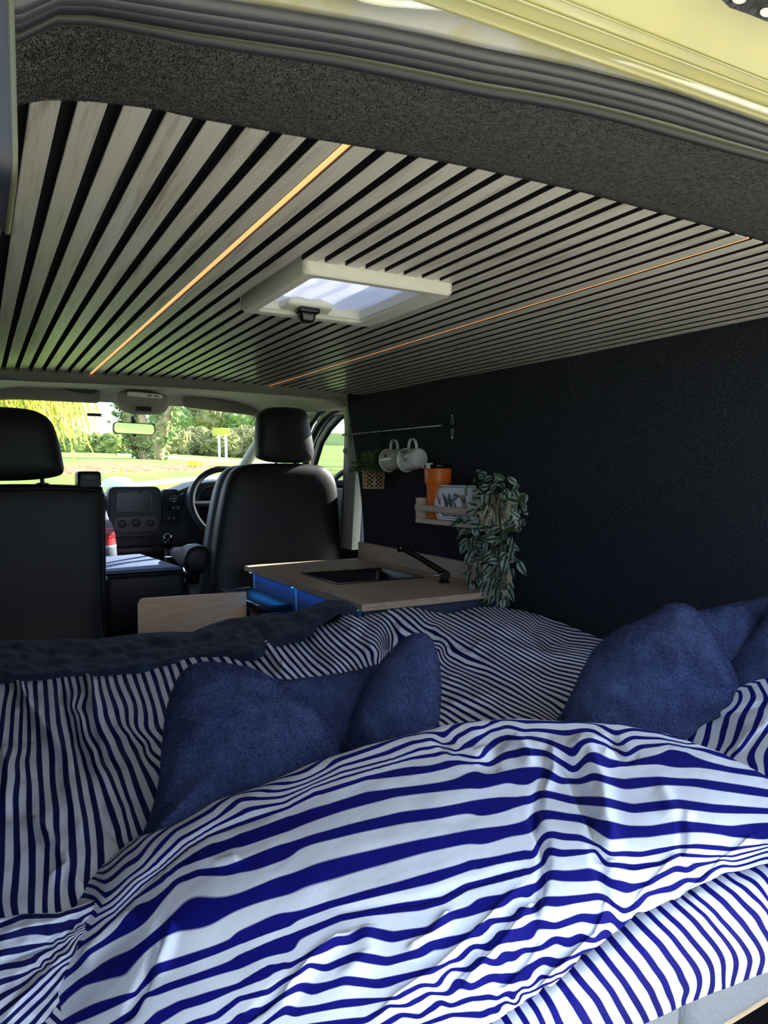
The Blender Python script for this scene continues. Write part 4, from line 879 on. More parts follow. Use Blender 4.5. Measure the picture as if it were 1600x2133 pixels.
for k in range(300):
    a = random.uniform(0, 2*math.pi); el = random.uniform(.15, 1.45); L = random.uniform(.06, .115); d = Vector((math.cos(a)*math.cos(el)*.75-.12, math.sin(a)*math.cos(el)*1.15, math.sin(el))).normalized()
    base = Vector((1.425+random.uniform(-.025, .02), fy+random.uniform(-.03, .03), fz+.08)); side = d.cross(Vector((0, 0, 1))).normalized()
    for j in range(11):
        t = j/10; p = base+d*L*t+Vector((0, 0, -.03*t*t))
        if p.x > 1.478: break
        for s in (-1, 1):
            ll = .016*(1.1-t*.7); q = p+side*s*ll+d*ll*.9+Vector((random.uniform(-.003, .003), random.uniform(-.003, .003), random.uniform(-.004, .004)))
            wv = d*.0032+Vector((0, 0, .0014)); v = [b.verts.new(p-wv), b.verts.new(p+wv), b.verts.new(q)]; b.faces.new(v)
fo = obj('foliage', b, 'fern', fn, smooth=False); fo['kind'] = 'stuff'
b = nb(); tube(b, [(1.425, fy, fz+.08), (1.428, fy, .14), (1.425, fy, .19)], .0012, 5); obj('hanger', b, 'iron', fn)
p = at(1133, 1297, X=1.502); b = nb(); lathe(b, [(.007, 0), (.006, .003), (.0, .004)], (p[0], p[1]+.012, p[2]), (-1, 0, 0), 12); lathe(b, [(.005, 0), (.004, .003), (.0, .004)], (p[0], p[1]-.006, p[2]), (-1, 0, 0), 12); tag(obj('stud', b, 'steel'), 'small pair of metal studs low on the dark wall', 'stud')

# ================================================================== BED
c3 = lambda L: [(1000+x/2.6667, 1480+y/2.6667) for x, y in L]
c2 = lambda L: [(500+x/2.6667, 1480+y/2.6667) for x, y in L]
c1 = lambda L: [(x/2.6667, 1480+y/2.6667) for x, y in L]
c4 = lambda L: [(x/3.2, 1380+y/3.2) for x, y in L]
c5 = lambda L: [(480+x/2., 1240+y/2.) for x, y in L]
c7 = lambda L: [(1000+x/2.6667, 1200+y/2.6667) for x, y in L]
mt_ = thing('mattress', 'grey woven mattress under the striped bedding at the rear edge', 'mattress', (.7, 1.1, -.62))
b = nb(); box(b, -.11, .62, .455, 1.93, -.60, -.485, .02, 3); obj('cushion', b, 'woven_grey', mt_)
b = nb(); box(b, .622, 1.47, .455, 1.74, -.60, -.485, .02, 3); obj('cushion', b, 'woven_grey', mt_)
bb = thing('bed_base', 'timber bed base under the mattress', 'bed', (.7, 1.1, -1.0))
b = nb(); box(b, -.11, 1.47, .48, 1.75, -.625, -.603); obj('deck', b, 'oak_board', bb)
for xx in (-.08, 1.44):
    for yy in (.52, 1.7): b = nb(); box(b, xx-.02, xx+.02, yy-.02, yy+.02, -1.0, -.625); obj('leg', b, 'oak_board', bb)
# rear bumper/step catching the sun
b = nb(); box(b, -.05, 1.45, .05, .44, -.80, -.70, .02, 3); struct(obj('trim_13', b, 'paint_white'))

# ---- back bedding (striped) as a wrinkled sheet over the mattress
BACK = [
 [(40,120),(30,280),(5,480)], [(105,150),(85,330),(70,560),(35,680),(20,850),(15,1100),(5,1400)],
 [(150,220),(140,400),(130,600),(120,750),(105,900),(110,1100),(115,1300),(90,1600)],
 [(170,150),(190,330),(195,500),(180,650),(195,850),(195,1000),(210,1200),(215,1400),(210,1600)],
 [(235,130),(245,350),(255,500),(265,700),(280,900),(285,1080),(320,1200),(310,1400),(300,1600)],
 [(300,130),(320,400),(345,600),(350,800),(375,1000),(380,1250),(390,1380),(380,1500),(385,1640)],
 [(365,130),(390,400),(430,600),(440,750),(470,950),(480,1150),(490,1350),(475,1500),(500,1620)],
 [(420,130),(440,300),(480,500),(510,700),(540,900),(570,1050),(590,1250),(580,1450),(600,1580)],
 [(465,130),(495,350),(530,560),(590,760),(630,950),(660,1150),(670,1330),(680,1480)],
 [(520,130),(505,300),(545,450),(610,600),(665,760),(730,950),(790,1120),(825,1250)],
 [(580,200),(560,320),(610,500),(680,660),(750,800),(820,970),(870,1180)],
 [(620,200),(650,400),(720,560),(790,720),(850,900),(920,1100)], [(675,200),(705,350),(800,560),(870,700),(920,850),(970,980)],
 [(720,150),(780,330),(850,480),(930,650),(1010,820)], [(775,130),(840,300),(860,430),(960,560),(1040,700)],
 [(840,130),(900,280),(920,450),(1000,580)], [(900,100),(960,280),(990,460),(1060,540)], [(960,100),(1020,280),(1060,450)],
 [(1030,100),(1090,300)], [(1100,110),(1150,260)], [(1160,120),(1200,200)]]
pts, val = [], []
for n_, L in enumerate(BACK):
    for q in resample(c4(L), 28): pts.append(q); val.append(n_)
# right-hand part of the sheet: stripes running down to the right, read as parallel bands
def band(n_, L, step=24):
    for q in resample(c5(L), step): pts.append(q); val.append(n_+4)
band(22, [(0, 255), (30, 300), (60, 330)]); band(24, [(60, 245), (110, 300), (165, 355)]); band(27, [(140, 200), (205, 290), (260, 345)])
band(30, [(200, 165), (260, 235), (330, 315)]); band(33, [(290, 170), (350, 235), (430, 300)]); band(36, [(340, 130), (400, 200), (500, 290)])
band(40, [(400, 80), (450, 130), (530, 190), (590, 260)]); band(43, [(450, 80), (540, 130), (620, 190), (640, 240)]); band(46, [(530, 75), (620, 130), (650, 200), (650, 240)])
band(49, [(610, 70), (680, 130), (720, 180), (800, 190), (870, 230)])
band(51, [(700, 75), (760, 125), (840, 190), (900, 240), (980, 290), (1080, 320), (1180, 370), (1300, 450), (1370, 500)])
band(53, [(780, 85), (860, 130), (960, 200), (1060, 260), (1180, 330), (1300, 400), (1400, 450)])
band(56, [(860, 95), (960, 145), (1080, 210), (1190, 280), (1300, 345), (1430, 385)])
band(59, [(930, 75), (1030, 130), (1150, 200), (1260, 260), (1360, 310), (1470, 335)])
band(62, [(1020, 65), (1130, 130), (1240, 200), (1340, 255), (1480, 285)])
band(65, [(1100, 75), (1210, 140), (1330, 215), (1500, 250)])
band(68, [(1190, 90), (1300, 150), (1400, 200), (1520, 215)]); band(70, [(1280, 130), (1400, 170), (1530, 190)])
band(48, [(880, 290), (960, 330), (1040, 370), (1150, 430), (1280, 490), (1350, 530)])
band(45, [(880, 360), (980, 400), (1080, 450), (1180, 510)]); band(42, [(880, 440), (960, 480), (1050, 530)]); band(39, [(880, 520), (920, 550)])
phase_b = TPS(pts, val, 2e-5, sc=1000.)
nu, nv = 380, 330
gx = np.linspace(-.11, 1.485, nu); gy = np.linspace(.47, 1.93, nv)
XX, YY = np.meshgrid(gx, gy); X_, Y_ = XX.ravel(), YY.ravel()
hp = [(-.1, .5, -.465), (.3, .5, -.465), (.8, .6, -.465), (1.4, .6, -.46), (-.1, 1.0, -.455), (.1, 1.0, -.455), (.5, 1.0, -.455), (1., 1.0, -.455), (1.45, 1.0, -.45), (-.1, 1.5, -.44), (.1, 1.56, -.44), (.4, 1.5, -.435), (.7, 1.4, -.43), (1.0, 1.4, -.43), (1.3, 1.4, -.43), (1.48, 1.42, -.445),
      (-.1, 1.9, -.455), (.3, 1.9, -.45), (.6, 1.85, -.43), (.8, 1.7, -.395), (.93, 1.68, -.372), (1.05, 1.68, -.375), (1.2, 1.7, -.405), (1.3, 1.69, -.392), (1.4, 1.66, -.405), (1.48, 1.6, -.425), (.9, 1.93, -.48), (1.3, 1.93, -.48)]
h_b = TPS([(a, c) for a, c, _ in hp], [z for *_, z in hp], 1e-3, sc=1.)
Zb = h_b(np.stack([X_, Y_], 1))
Q = px(np.stack([X_, Y_, Zb], 1))
wr = 0
for L, a, w_ in (
    (c4([(100, 110), (200, 320), (300, 480), (430, 650), (540, 820)]), .014, 10), (c4([(380, 150), (440, 300), (520, 560), (600, 740)]), -.012, 8), (c4([(560, 80), (600, 150), (640, 420), (720, 560)]), .010, 9),
    (c4([(430, 280), (520, 380), (600, 560), (640, 700), (760, 900)]), .011, 9), (c4([(210, 1040), (340, 1240), (480, 1420)]), .012, 9), (c4([(650, 900), (720, 1080), (800, 1180)]), -.008, 8),
    (c4([(760, 430), (880, 500), (1060, 600)]), .009, 9), (c4([(600, 420), (700, 640), (830, 720)]), -.007, 8), (c4([(860, 470), (1090, 470)]), -.004, 5), (c4([(320, 1470), (440, 1420), (560, 1560)]), .008, 8),
    (c4([(20, 560), (60, 800), (30, 1000)]), .008, 14), (c4([(400, 700), (480, 900), (560, 1200)]), .006, 12),
    (c5([(130, 190), (200, 300), (250, 350)]), .012, 8), (c5([(300, 150), (340, 210), (420, 290), (520, 300)]), -.014, 9), (c5([(340, 120), (420, 60), (470, 110), (560, 120)]), .012, 9),
    (c5([(480, 150), (560, 170), (600, 260)]), .012, 8), (c5([(540, 90), (630, 150), (650, 230)]), -.016, 8), (c5([(640, 80), (700, 110), (720, 180)]), .012, 9), (c5([(880, 230), (1000, 260), (1060, 200)]), .010, 9),
    (c5([(960, 270), (1100, 330), (1250, 360), (1420, 400)]), -.012, 9), (c5([(1060, 190), (1200, 250), (1340, 270), (1500, 270)]), .012, 9), (c5([(880, 350), (1000, 380), (1060, 440)]), .010, 8), (c5([(1100, 160), (1250, 180), (1330, 240)]), -.009, 9),
    (c5([(880, 470), (1000, 460), (1100, 440), (1200, 490)]), .010, 9), (c5([(1180, 90), (1260, 150), (1300, 240)]), -.010, 8), (c5([(1350, 150), (1420, 230), (1500, 250)]), .009, 8), (c5([(200, 330), (240, 310), (330, 330)]), .010, 6)):
    wr = wr+fold(Q, L, a*1.35, w_)
P2 = np.stack([X_, Y_], 1)
wr = wr+.007*fbm(P2, 7, 3.)+.0040*fbm(P2, 17, 9.)+.0016*fbm(P2*np.array([1, .5]), 50, 1.)
edge = np.clip(np.minimum(np.minimum(1.93-Y_, Y_-.47), 1.485-X_)/.05, 0, 1)
inX = ((X_ > .93) & (Y_ > 1.74))
Zf = Zb+wr*np.clip(edge+.2, 0, 1)
Zf[inX] = np.minimum(Zf[inX], -.46)
Qb = px(np.stack([X_, Y_, Zf], 1)); yb = np.interp(Qb[:, 0], [-120, 0, 100, 200, 300, 400, 470, 530, 560, 600, 655, 700, 730, 745], [1418, 1408, 1402, 1396, 1385, 1362, 1356, 1358, 1335, 1322, 1295, 1266, 1266, 1200])
Zf = Zf-.030*np.clip((yb-6-Qb[:, 1])/14, 0, 1)*(Qb[:, 0] < 745)
keep = np.stack([X_, np.where(inX, 1.745, Y_), Zf], 1)
uvp = phase_b(px(keep))
ss = grid_mesh('striped_cover', keep, nu, nv, 'stripe_shaded', uv=uvp)
tag(ss, 'wrinkled blue striped cover, coloured darker for shade, spread over the back of the bed', 'bedding')

# ---- foreground duvet
FRONT = {
 -4: [c2([(560,310),(800,240),(950,180),(1060,160),(1120,185),(1200,150),(1290,100),(1360,90)])],
 -3: [c1([(1333,500),(1200,600),(1000,715),(850,860)]), c2([(300,455),(560,345),(850,270),(1000,215),(1110,200),(1200,225),(1300,170),(1390,115),(1480,90)]), c3([(250,112)]*2), c3([(640,118),(760,190),(850,150),(1000,155),(1150,185)])],
 -2: [c1([(1333,575),(1200,640),(1030,745),(880,880),(760,960)]), c2([(250,510),(400,430),(560,375),(750,320),(950,265),(1150,235),(1320,265),(1400,190),(1480,150)]), c3([(267,150),(350,165),(430,195),(480,222),(520,238),(560,185),(620,165),(700,190),(810,245),(900,200),(1050,185),(1250,220),(1400,265)])],
 -1: [c1([(1333,630),(1150,700),(1050,760),(930,860),(800,960),(640,1115)]), c2([(0,630),(250,545),(400,470),(560,420),(700,375),(880,345),(1050,325),(1200,290),(1320,290),(1380,300),(1480,250),(1600,230)]), c3([(250,225),(370,240),(440,280),(520,330),(600,260),(720,300),(850,290),(1000,270),(1200,290),(1400,330),(1570,355),(1750,400)])],
 0: [c1([(1600,620),(1333,715),(1150,790),(1000,860),(900,940),(740,1050),(620,1165),(540,1240)]), c2([(0,725),(180,665),(400,585),(560,530),(700,490),(860,455),(1100,425),(1300,395),(1480,365),(1600,380)]), c3([(0,405),(150,365),(290,350),(370,350),(450,390),(560,390),(640,365),(800,410),(1000,390),(1200,400),(1400,430),(1600,460),(1800,490)])],
 1: [c1([(1600,775),(1400,850),(1250,890),(1100,900),(980,950),(870,1060),(780,1150),(600,1275),(490,1345),(420,1425)]), c2([(0,865),(200,785),(400,715),(650,650),(900,595),(1100,570),(1300,530),(1600,500)]), c3([(0,550),(150,520),(300,485),(320,470),(400,470),(520,500),(700,510),(850,545),(1100,520),(1300,545),(1600,560),(1800,570)])],
 2: [c1([(1600,965),(1333,1060),(1150,1130),(980,1170),(880,1240),(740,1360),(560,1460),(450,1510),(370,1575),(330,1620)]), c2([(0,1060),(200,975),(400,910),(600,855),(800,805),(1000,755),(1200,715),(1400,680),(1600,650)]), c3([(0,705),(150,670),(295,640),(310,590),(400,580),(560,600),(640,630),(800,670),(950,670),(1120,640),(1250,650),(1400,670),(1600,650),(1800,640)])],
 3: [c1([(1600,1180),(1400,1250),(1200,1330),(1000,1400),(870,1440),(760,1570),(560,1650),(400,1720)]), c2([(0,1265),(300,1150),(500,1080),(700,1025),(900,975),(1050,935),(1200,890),(1300,855),(1500,820),(1600,805)]), c3([(0,855),(150,820),(310,790),(330,740),(360,700),(450,700),(560,710),(640,745),(720,795),(900,800),(1100,760),(1200,755),(1400,770),(1550,750),(1700,730)])],
 4: [c1([(1600,1300),(1333,1400),(1100,1480),(950,1530),(800,1590),(740,1680),(650,1741)]), c2([(0,1385),(200,1290),(400,1215),(560,1150),(700,1125),(880,1095),(1000,1080),(1130,1055),(1260,980),(1400,945),(1600,895)]), c3([(0,960),(150,920),(300,880),(345,850),(365,790),(500,790),(640,780),(700,850),(850,870),(1000,850),(1110,800),(1250,810),(1400,810),(1600,760)])],
 5: [c1([(1600,1420),(1500,1430),(1333,1530),(1100,1610),(1000,1640),(870,1720)]), c2([(0,1530),(200,1430),(310,1400),(540,1280),(600,1280),(700,1225),(850,1260),(1050,1220),(1170,1140),(1300,1110),(1440,1065),(1530,1020),(1600,1015)]), c3([(0,1080),(100,1060),(180,1020),(320,980),(370,915),(500,920),(670,920),(720,960),(850,985),(940,960),(1000,920),(1080,880),(1150,890),(1200,860),(1350,830)])],
 6: [c1([(1450,1570),(1333,1600),(1200,1700)]), c2([(0,1600),(150,1565)]), c2([(380,1415),(480,1430),(640,1365),(820,1395),(1000,1345),(1060,1300),(1200,1275),(1330,1235),(1400,1170),(1500,1160),(1600,1120)]), c3([(0,1210),(60,1170),(170,1160),(230,1110),(300,1110),(345,1060),(450,1060),(600,1040),(690,1040),(740,1080),(800,1115),(870,1080),(930,1020),(1000,1000),(1060,990),(1150,940),(1230,940)])],
 7: [c1([(1450,1670),(1400,1700),(1200,1780)]), c2([(0,1710),(80,1675)]), c2([(325,1535),(400,1555),(580,1500),(760,1520),(900,1485),(1080,1440),(1200,1390),(1300,1310),(1380,1320),(1450,1270),(1600,1250)]), c3([(50,1310),(110,1250),(250,1230),(300,1180),(420,1200),(560,1150),(690,1170),(720,1130),(760,1180),(790,1210),(840,1170),(920,1170)])],
 8: [c2([(260,1660),(300,1680),(560,1630),(860,1600),(1000,1530),(1080,1530),(1170,1440),(1260,1440),(1360,1380),(1440,1400),(1500,1360),(1600,1330)]), c3([(60,1400),(130,1360),(180,1370),(250,1330),(340,1320),(420,1270),(500,1290),(560,1260),(640,1280),(700,1230),(740,1280)])],
 9: [c2([(200,1780),(560,1735),(700,1720),(830,1640),(920,1640),(1060,1570),(1140,1575),(1230,1510),(1280,1540),(1400,1480),(1500,1500),(1600,1470)]), c3([(100,1480),(200,1485),(260,1450),(350,1385),(440,1400),(520,1370),(600,1335),(660,1320),(700,1340)])],
 10: [c2([(700,1800),(900,1690),(1000,1700),(1120,1620),(1170,1640),(1290,1600),(1450,1590),(1600,1540)]), c3([(100,1600),(180,1600),(240,1540),(300,1520),(340,1480),(400,1480),(450,1460),(520,1410)])],
 11: [c2([(1030,1740),(1180,1690),(1350,1690),(1480,1620),(1530,1630)]), c3([(100,1660),(170,1625),(230,1580),(290,1560),(370,1520),(430,1490)])],
}
pts, val = [], []
for n_, Ls in FRONT.items():
    for L in Ls:
        for q in resample(L, 17): pts.append(q); val.append(n_)
phase_f = TPS(pts, val, 1e-7, sc=1000.)
hz = [(90, 2133, -.47), (150, 1990, -.455), (220, 1870, -.43), (330, 1780, -.40), (450, 1700, -.375), (600, 1630, -.352), (750, 1565, -.335), (900, 1530, -.325), (1050, 1505, -.318), (1200, 1505, -.318), (1400, 1525, -.312), (1500, 1560, -.312), (1600, 1610, -.312), (1750, 1680, -.315),
      (350, 1900, -.40), (500, 1830, -.372), (700, 1720, -.345), (900, 1660, -.330), (1100, 1620, -.324), (1300, 1620, -.320), (1500, 1680, -.322), (1700, 1760, -.335),
      (250, 2030, -.435), (450, 1980, -.405), (700, 1880, -.368), (900, 1820, -.350), (1100, 1780, -.342), (1300, 1760, -.338), (1450, 1800, -.35), (1600, 1790, -.35),
      (200, 2200, -.46), (500, 2150, -.43), (700, 2050, -.402), (900, 2000, -.385), (1100, 1950, -.378), (1250, 1880, -.365), (900, 2200, -.43), (1100, 2100, -.415), (1200, 2020, -.402), (1300, 1930, -.388), (1400, 1870, -.375), (1500, 1815, -.362), (0, 2200, -.48), (600, 2300, -.46), (1000, 2300, -.45)]
h_f = TPS([(a, c) for a, c, _ in hz], [z for *_, z in hz], 1e-4, sc=1000.)
def interp_pl(pl, t):
    P = np.array(pl, float); d = np.r_[0, np.cumsum(np.linalg.norm(np.diff(P, axis=0), axis=1))]; d /= d[-1]
    return np.stack([np.interp(t, d, P[:, 0]), np.interp(t, d, P[:, 1])], 1)
CREST = [(50, 2210), (100, 2110), (160, 1985), (220, 1872), (300, 1790), (370, 1745), (450, 1697), (560, 1650), (600, 1632), (700, 1590), (780, 1560), (900, 1532), (930, 1518), (1000, 1506), (1100, 1503), (1200, 1507), (1300, 1513), (1400, 1532), (1500, 1567), (1600, 1618), (1750, 1720)]
BOTT = [(60, 2320), (300, 2320), (600, 2300), (850, 2240), (1000, 2150), (1075, 2098), (1120, 2072), (1160, 2045), (1200, 2015), (1260, 1965), (1310, 1925), (1360, 1895), (1420, 1860), (1500, 1822), (1600, 1798), (1760, 1770)]
nu, nv, nsk = 520, 300, 26
tt = np.linspace(0, 1, nu); Tp = interp_pl(CREST, tt); Bp = interp_pl(BOTT, tt)
sv = (np.linspace(0, 1, nv)**1.25)[:, None, None]
PXY = (Tp[None]*(1-sv)+Bp[None]*sv).reshape(-1, 2)
Zf = h_f(PXY)
dirs = FW[None]+RT[None]*((PXY[:, 0]-W_PX/2)/F_PX)[:, None]-UP[None]*((PXY[:, 1]-H_PX/2)/F_PX)[:, None]
base = dirs*(Zf/dirs[:, 2])[:, None]
wr = 0
for L, a, w_ in (
    (c3([(370, 150), (375, 340), (320, 480), (305, 620), (350, 720), (358, 850), (330, 1000), (290, 1200)]), -.010, 9), (c3([(400, 200), (400, 340), (345, 470)]), .008, 9),
    (c3([(430, 250), (520, 340), (600, 560), (650, 760), (680, 900), (740, 1040), (770, 1200)]), -.012, 11), (c3([(480, 200), (600, 260), (680, 420), (700, 640), (760, 860)]), .010, 16), (c3([(560, 560), (640, 720), (670, 860)]), .006, 8),
    (c3([(700, 120), (800, 260), (880, 280)]), -.008, 10), (c3([(540, 150), (620, 200), (740, 300)]), .009, 14), (c3([(180, 150), (230, 200), (300, 320)]), .008, 12), (c3([(0, 90), (100, 170), (50, 290)]), -.006, 12),
    (c3([(740, 1040), (700, 1150), (660, 1240), (560, 1380), (440, 1500), (320, 1560)]), .010, 9), (c3([(680, 1150), (620, 1280), (480, 1400), (330, 1530)]), -.008, 7),
    (c3([(300, 1100), (190, 1250), (60, 1400), (-100, 1560)]), .008, 10), (c3([(340, 950), (180, 1100), (0, 1290), (-160, 1480)]), -.008, 9), (c3([(320, 1250), (220, 1400), (100, 1520)]), -.006, 8),
    (c2([(1560, 1000), (1400, 1180), (1260, 1320), (1100, 1490), (900, 1640), (760, 1740)]), .009, 11), (c2([(1180, 1120), (1060, 1290), (930, 1370)]), .007, 12), (c2([(560, 1240), (420, 1330), (320, 1440), (200, 1560), (60, 1690)]), -.010, 9), (c2([(620, 1250), (420, 1400), (330, 1520), (230, 1650)]), .009, 10),
    (c2([(700, 1200), (720, 1380), (560, 1560)]), .006, 20), (c2([(550, 1110), (800, 1080), (1000, 1060), (1260, 960), (1600, 860)]), -.004, 8), (c2([(1030, 150), (1150, 210), (1360, 300), (1450, 320)]), -.006, 7), (c2([(1120, 190), (1300, 250), (1420, 200)]), .005, 12),
    (c1([(900, 1170), (870, 1300), (830, 1460), (760, 1600), (700, 1720)]), -.012, 9), (c1([(960, 1180), (920, 1350), (860, 1480)]), .008, 12), (c1([(1060, 820), (1200, 870), (1340, 830)]), .005, 12), (c1([(1500, 560), (1200, 640), (1000, 760), (820, 920), (650, 1100), (480, 1330)]), -.007, 8), (c1([(760, 1120), (560, 1280), (440, 1430)]), .008, 14),
    (c3([(1110, 560), (1125, 660), (1120, 800)]), -.006, 7), (c3([(1140, 780), (1040, 900), (900, 1060), (850, 1180)]), .007, 9), (c3([(1300, 820), (1150, 950), (1060, 1040)]), -.006, 8), (c3([(1530, 700), (1440, 790), (1300, 880)]), .006, 8), (c3([(640, 780), (850, 850), (1110, 800), (1350, 820)]), -.005, 8), (c3([(1000, 400), (1060, 560), (1200, 600)]), .004, 14)):
    wr = wr+fold(PXY, L, a*1.2, w_*1.1)
wr = wr+.004*fbm(base, 9, 4.)+.0016*fbm(base, 30, 8.)
fade = np.clip(np.repeat(np.linspace(0, 1, nv)**1.25, nu)*14, 0.15, 1)
wr = wr*fade
base[:, 2] += wr
uvp = phase_f(px(base))
# skirt: behind the crest the duvet drops to the mattress
sk_rows = []; sk_uv = []
crest = base[:nu]
for r in range(nsk, 0, -1):
    s = r/nsk; off = np.array([.02, .17, 0])*s
    z = crest[:, 2]+(-.475-crest[:, 2])*(s**1.8)*.96; p = crest+off; p[:, 2] = z-.002*s+.004*np.sin(tt*60)*s
    sk_rows.append(p); sk_uv.append(uvp[:nu]-s*5)
allP = np.concatenate(sk_rows+[base]); allU = np.concatenate(sk_uv+[uvp])
du = thing('duvet', 'bright blue and white striped duvet heaped at the front of the bed', 'duvet', (.45, .65, -.46))
grid_mesh('cover', allP, nu, nv+nsk, 'stripe', du, uv=allU)

# rolled lower edge of the duvet (bottom right)
ROLL = [[(1560,905),(1600,950)], [(1440,910),(1530,960),(1600,1050),(1640,1110)], [(1370,920),(1460,980),(1560,1070),(1600,1120),(1660,1220)], [(1290,930),(1400,1010),(1500,1110),(1570,1210),(1610,1280),(1640,1400)], [(1230,960),(1350,1060),(1450,1170),(1530,1280),(1570,1370),(1550,1460)], [(1160,1000),(1280,1100),(1400,1230),(1470,1320),(1500,1400),(1480,1490)],
 [(1110,1020),(1250,1140),(1350,1260),(1410,1350),(1420,1440),(1400,1530)], [(1060,1050),(1180,1160),(1290,1290),(1350,1400),(1355,1540)], [(1000,1100),(1120,1210),(1230,1340),(1290,1450),(1280,1570)], [(950,1140),(1070,1260),(1170,1390),(1220,1500),(1200,1600)], [(890,1190),(1000,1300),(1100,1440),(1150,1560),(1130,1620)], [(820,1240),(930,1370),(1020,1500),(1075,1640)],
 [(760,1310),(860,1430),(950,1560),(1000,1680)], [(700,1380),(800,1510),(880,1640),(930,1740)], [(630,1430),(730,1560),(820,1720)], [(540,1480),(650,1610),(720,1741)], [(460,1530),(540,1640),(600,1741)], [(350,1570),(400,1650),(440,1741)], [(260,1590),(310,1660),(350,1741)], [(190,1630),(260,1741)], [(120,1680),(160,1741)], [(30,1720),(60,1780)]]
pts, val = [], []
for n_, L in enumerate(ROLL):
    for q in resample(c3(L), 24): pts.append(q); val.append(-n_)
phase_r = TPS(pts, val, 1e-6, sc=1000.)
RT_ = [(960, 2170), (1000, 2138), (1075, 2085), (1120, 2062), (1160, 2035), (1200, 2005), (1260, 1955), (1310, 1915), (1360, 1885), (1420, 1850), (1500, 1812), (1600, 1788), (1760, 1760)]
RB_ = [(1200, 2330), (1230, 2250), (1300, 2160), (1345, 2130), (1400, 2108), (1450, 2085), (1490, 2064), (1540, 2048), (1600, 2026), (1680, 2000), (1800, 1960)]
nu2, nv2 = 220, 110
t2 = np.linspace(0, 1, nu2); Tq = interp_pl(RT_, t2); Bq = interp_pl(RB_, t2); s2 = np.linspace(0, 1, nv2)
PQ = (Tq[None]*(1-s2[:, None, None])+Bq[None]*s2[:, None, None]).reshape(-1, 2)
sr = np.repeat(s2, nu2); zt = h_f(Tq)-.016; zt = np.tile(zt, nv2)
zz = zt+(-.535-zt)*(sr**2.1)
dirs = FW[None]+RT[None]*((PQ[:, 0]-W_PX/2)/F_PX)[:, None]-UP[None]*((PQ[:, 1]-H_PX/2)/F_PX)[:, None]
Rp = dirs*(zz/dirs[:, 2])[:, None]
Rp = Rp+np.stack([0*sr, 0*sr, .0025*fbm(Rp, 16, 2.)+fold(PQ, c3([(470, 1520), (500, 1640), (560, 1741)]), -.006, 10)+fold(PQ, c3([(1180, 1000), (1240, 1120), (1330, 1200)]), .003, 14)], 1)
ur = phase_r(px(Rp)); ext = []; exu = []
for r in range(8, 0, -1):
    q = Rp[:nu2].copy(); q[:, 1] += .006*r; q[:, 2] -= .003*r; ext.append(q); exu.append(ur[:nu2]-.0*r)
tail = []; tu = []
for r in range(1, 8):
    q = Rp[-nu2:].copy(); q[:, 1] += .008*r; q[:, 2] -= .0035*r; tail.append(q); tu.append(ur[-nu2:])
grid_mesh('rolled_edge', np.concatenate(ext+[Rp]+tail), nu2, nv2+15, 'stripe', du, uv=np.concatenate(exu+[ur]+tu))

# part of the duvet rising on the right behind the heap
URT = [[(1110,800),(1090,860),(1075,900)], [(1215,780),(1190,860),(1170,910)], [(1290,770),(1265,870),(1240,950)], [(1385,760),(1350,870),(1320,970)], [(1460,780),(1430,870),(1400,940),(1360,990)], [(1560,760),(1520,860),(1470,930),(1400,1000)], [(1630,800),(1560,900),(1510,980),(1530,1070)], [(1700,850),(1600,980),(1590,1060)]]
pts, val = [], []
for n_, L in enumerate(URT):
    for q in resample(c7(L), 20): pts.append(q); val.append(n_)
for n_, L in ((3, [(1430, 620), (1440, 700), (1400, 750)]), (4, [(1490, 600), (1520, 670), (1480, 740)]), (5, [(1545, 590), (1590, 680), (1560, 740)]), (2, [(1400, 650), (1370, 720)]), (6, [(1600, 580), (1650, 680), (1640, 740)])):
    for q in resample(c7(L), 20): pts.append(q); val.append(n_)
phase_u = TPS(pts, val, 1e-5, sc=1000.)
UT = [(1270, 1530), (1330, 1515), (1400, 1505), (1460, 1490), (1500, 1465), (1540, 1440), (1600, 1412), (1700, 1370), (1850, 1330)]
UB = [(1330, 1570), (1400, 1590), (1500, 1630), (1600, 1680), (1700, 1740), (1850, 1820)]
nu3, nv3 = 120, 90; t3 = np.linspace(0, 1, nu3); Ta = interp_pl(UT, t3); Ba = interp_pl(UB, t3); s3 = np.linspace(0, 1, nv3)
PU = (Ta[None]*(1-s3[:, None, None])+Ba[None]*s3[:, None, None]).reshape(-1, 2); sr = np.repeat(s3, nu3)
hu = TPS([(1270, 1530), (1400, 1505), (1500, 1465), (1600, 1412), (1850, 1330), (1330, 1570), (1500, 1630), (1700, 1740), (1600, 1500), (1500, 1520)], [-.43, -.395, -.355, -.318, -.29, -.43, -.375, -.36, -.335, -.37], 1e-4, sc=1000.)
zz = hu(PU)+fold(PU, c7([(860, 850), (1100, 800), (1300, 790), (1500, 740), (1620, 700)]), -.006, 7)+fold(PU, c7([(1400, 980), (1500, 860), (1620, 800)]), .005, 10)
dirs = FW[None]+RT[None]*((PU[:, 0]-W_PX/2)/F_PX)[:, None]-UP[None]*((PU[:, 1]-H_PX/2)/F_PX)[:, None]
Up_ = dirs*(zz/dirs[:, 2])[:, None]; uu_ = phase_u(px(Up_)); ext = []; exu = []
for r in range(14, 0, -1):
    s = r/14; q = Up_[:nu3].copy(); q += np.array([.03, .15, 0])*s; q[:, 2] += (-.47-q[:, 2])*(s**1.6); ext.append(q); exu.append(uu_[:nu3])
grid_mesh('raised_fold', np.concatenate(ext+[Up_]), nu3, nv3+14, 'stripe', du, uv=np.concatenate(exu+[uu_]))

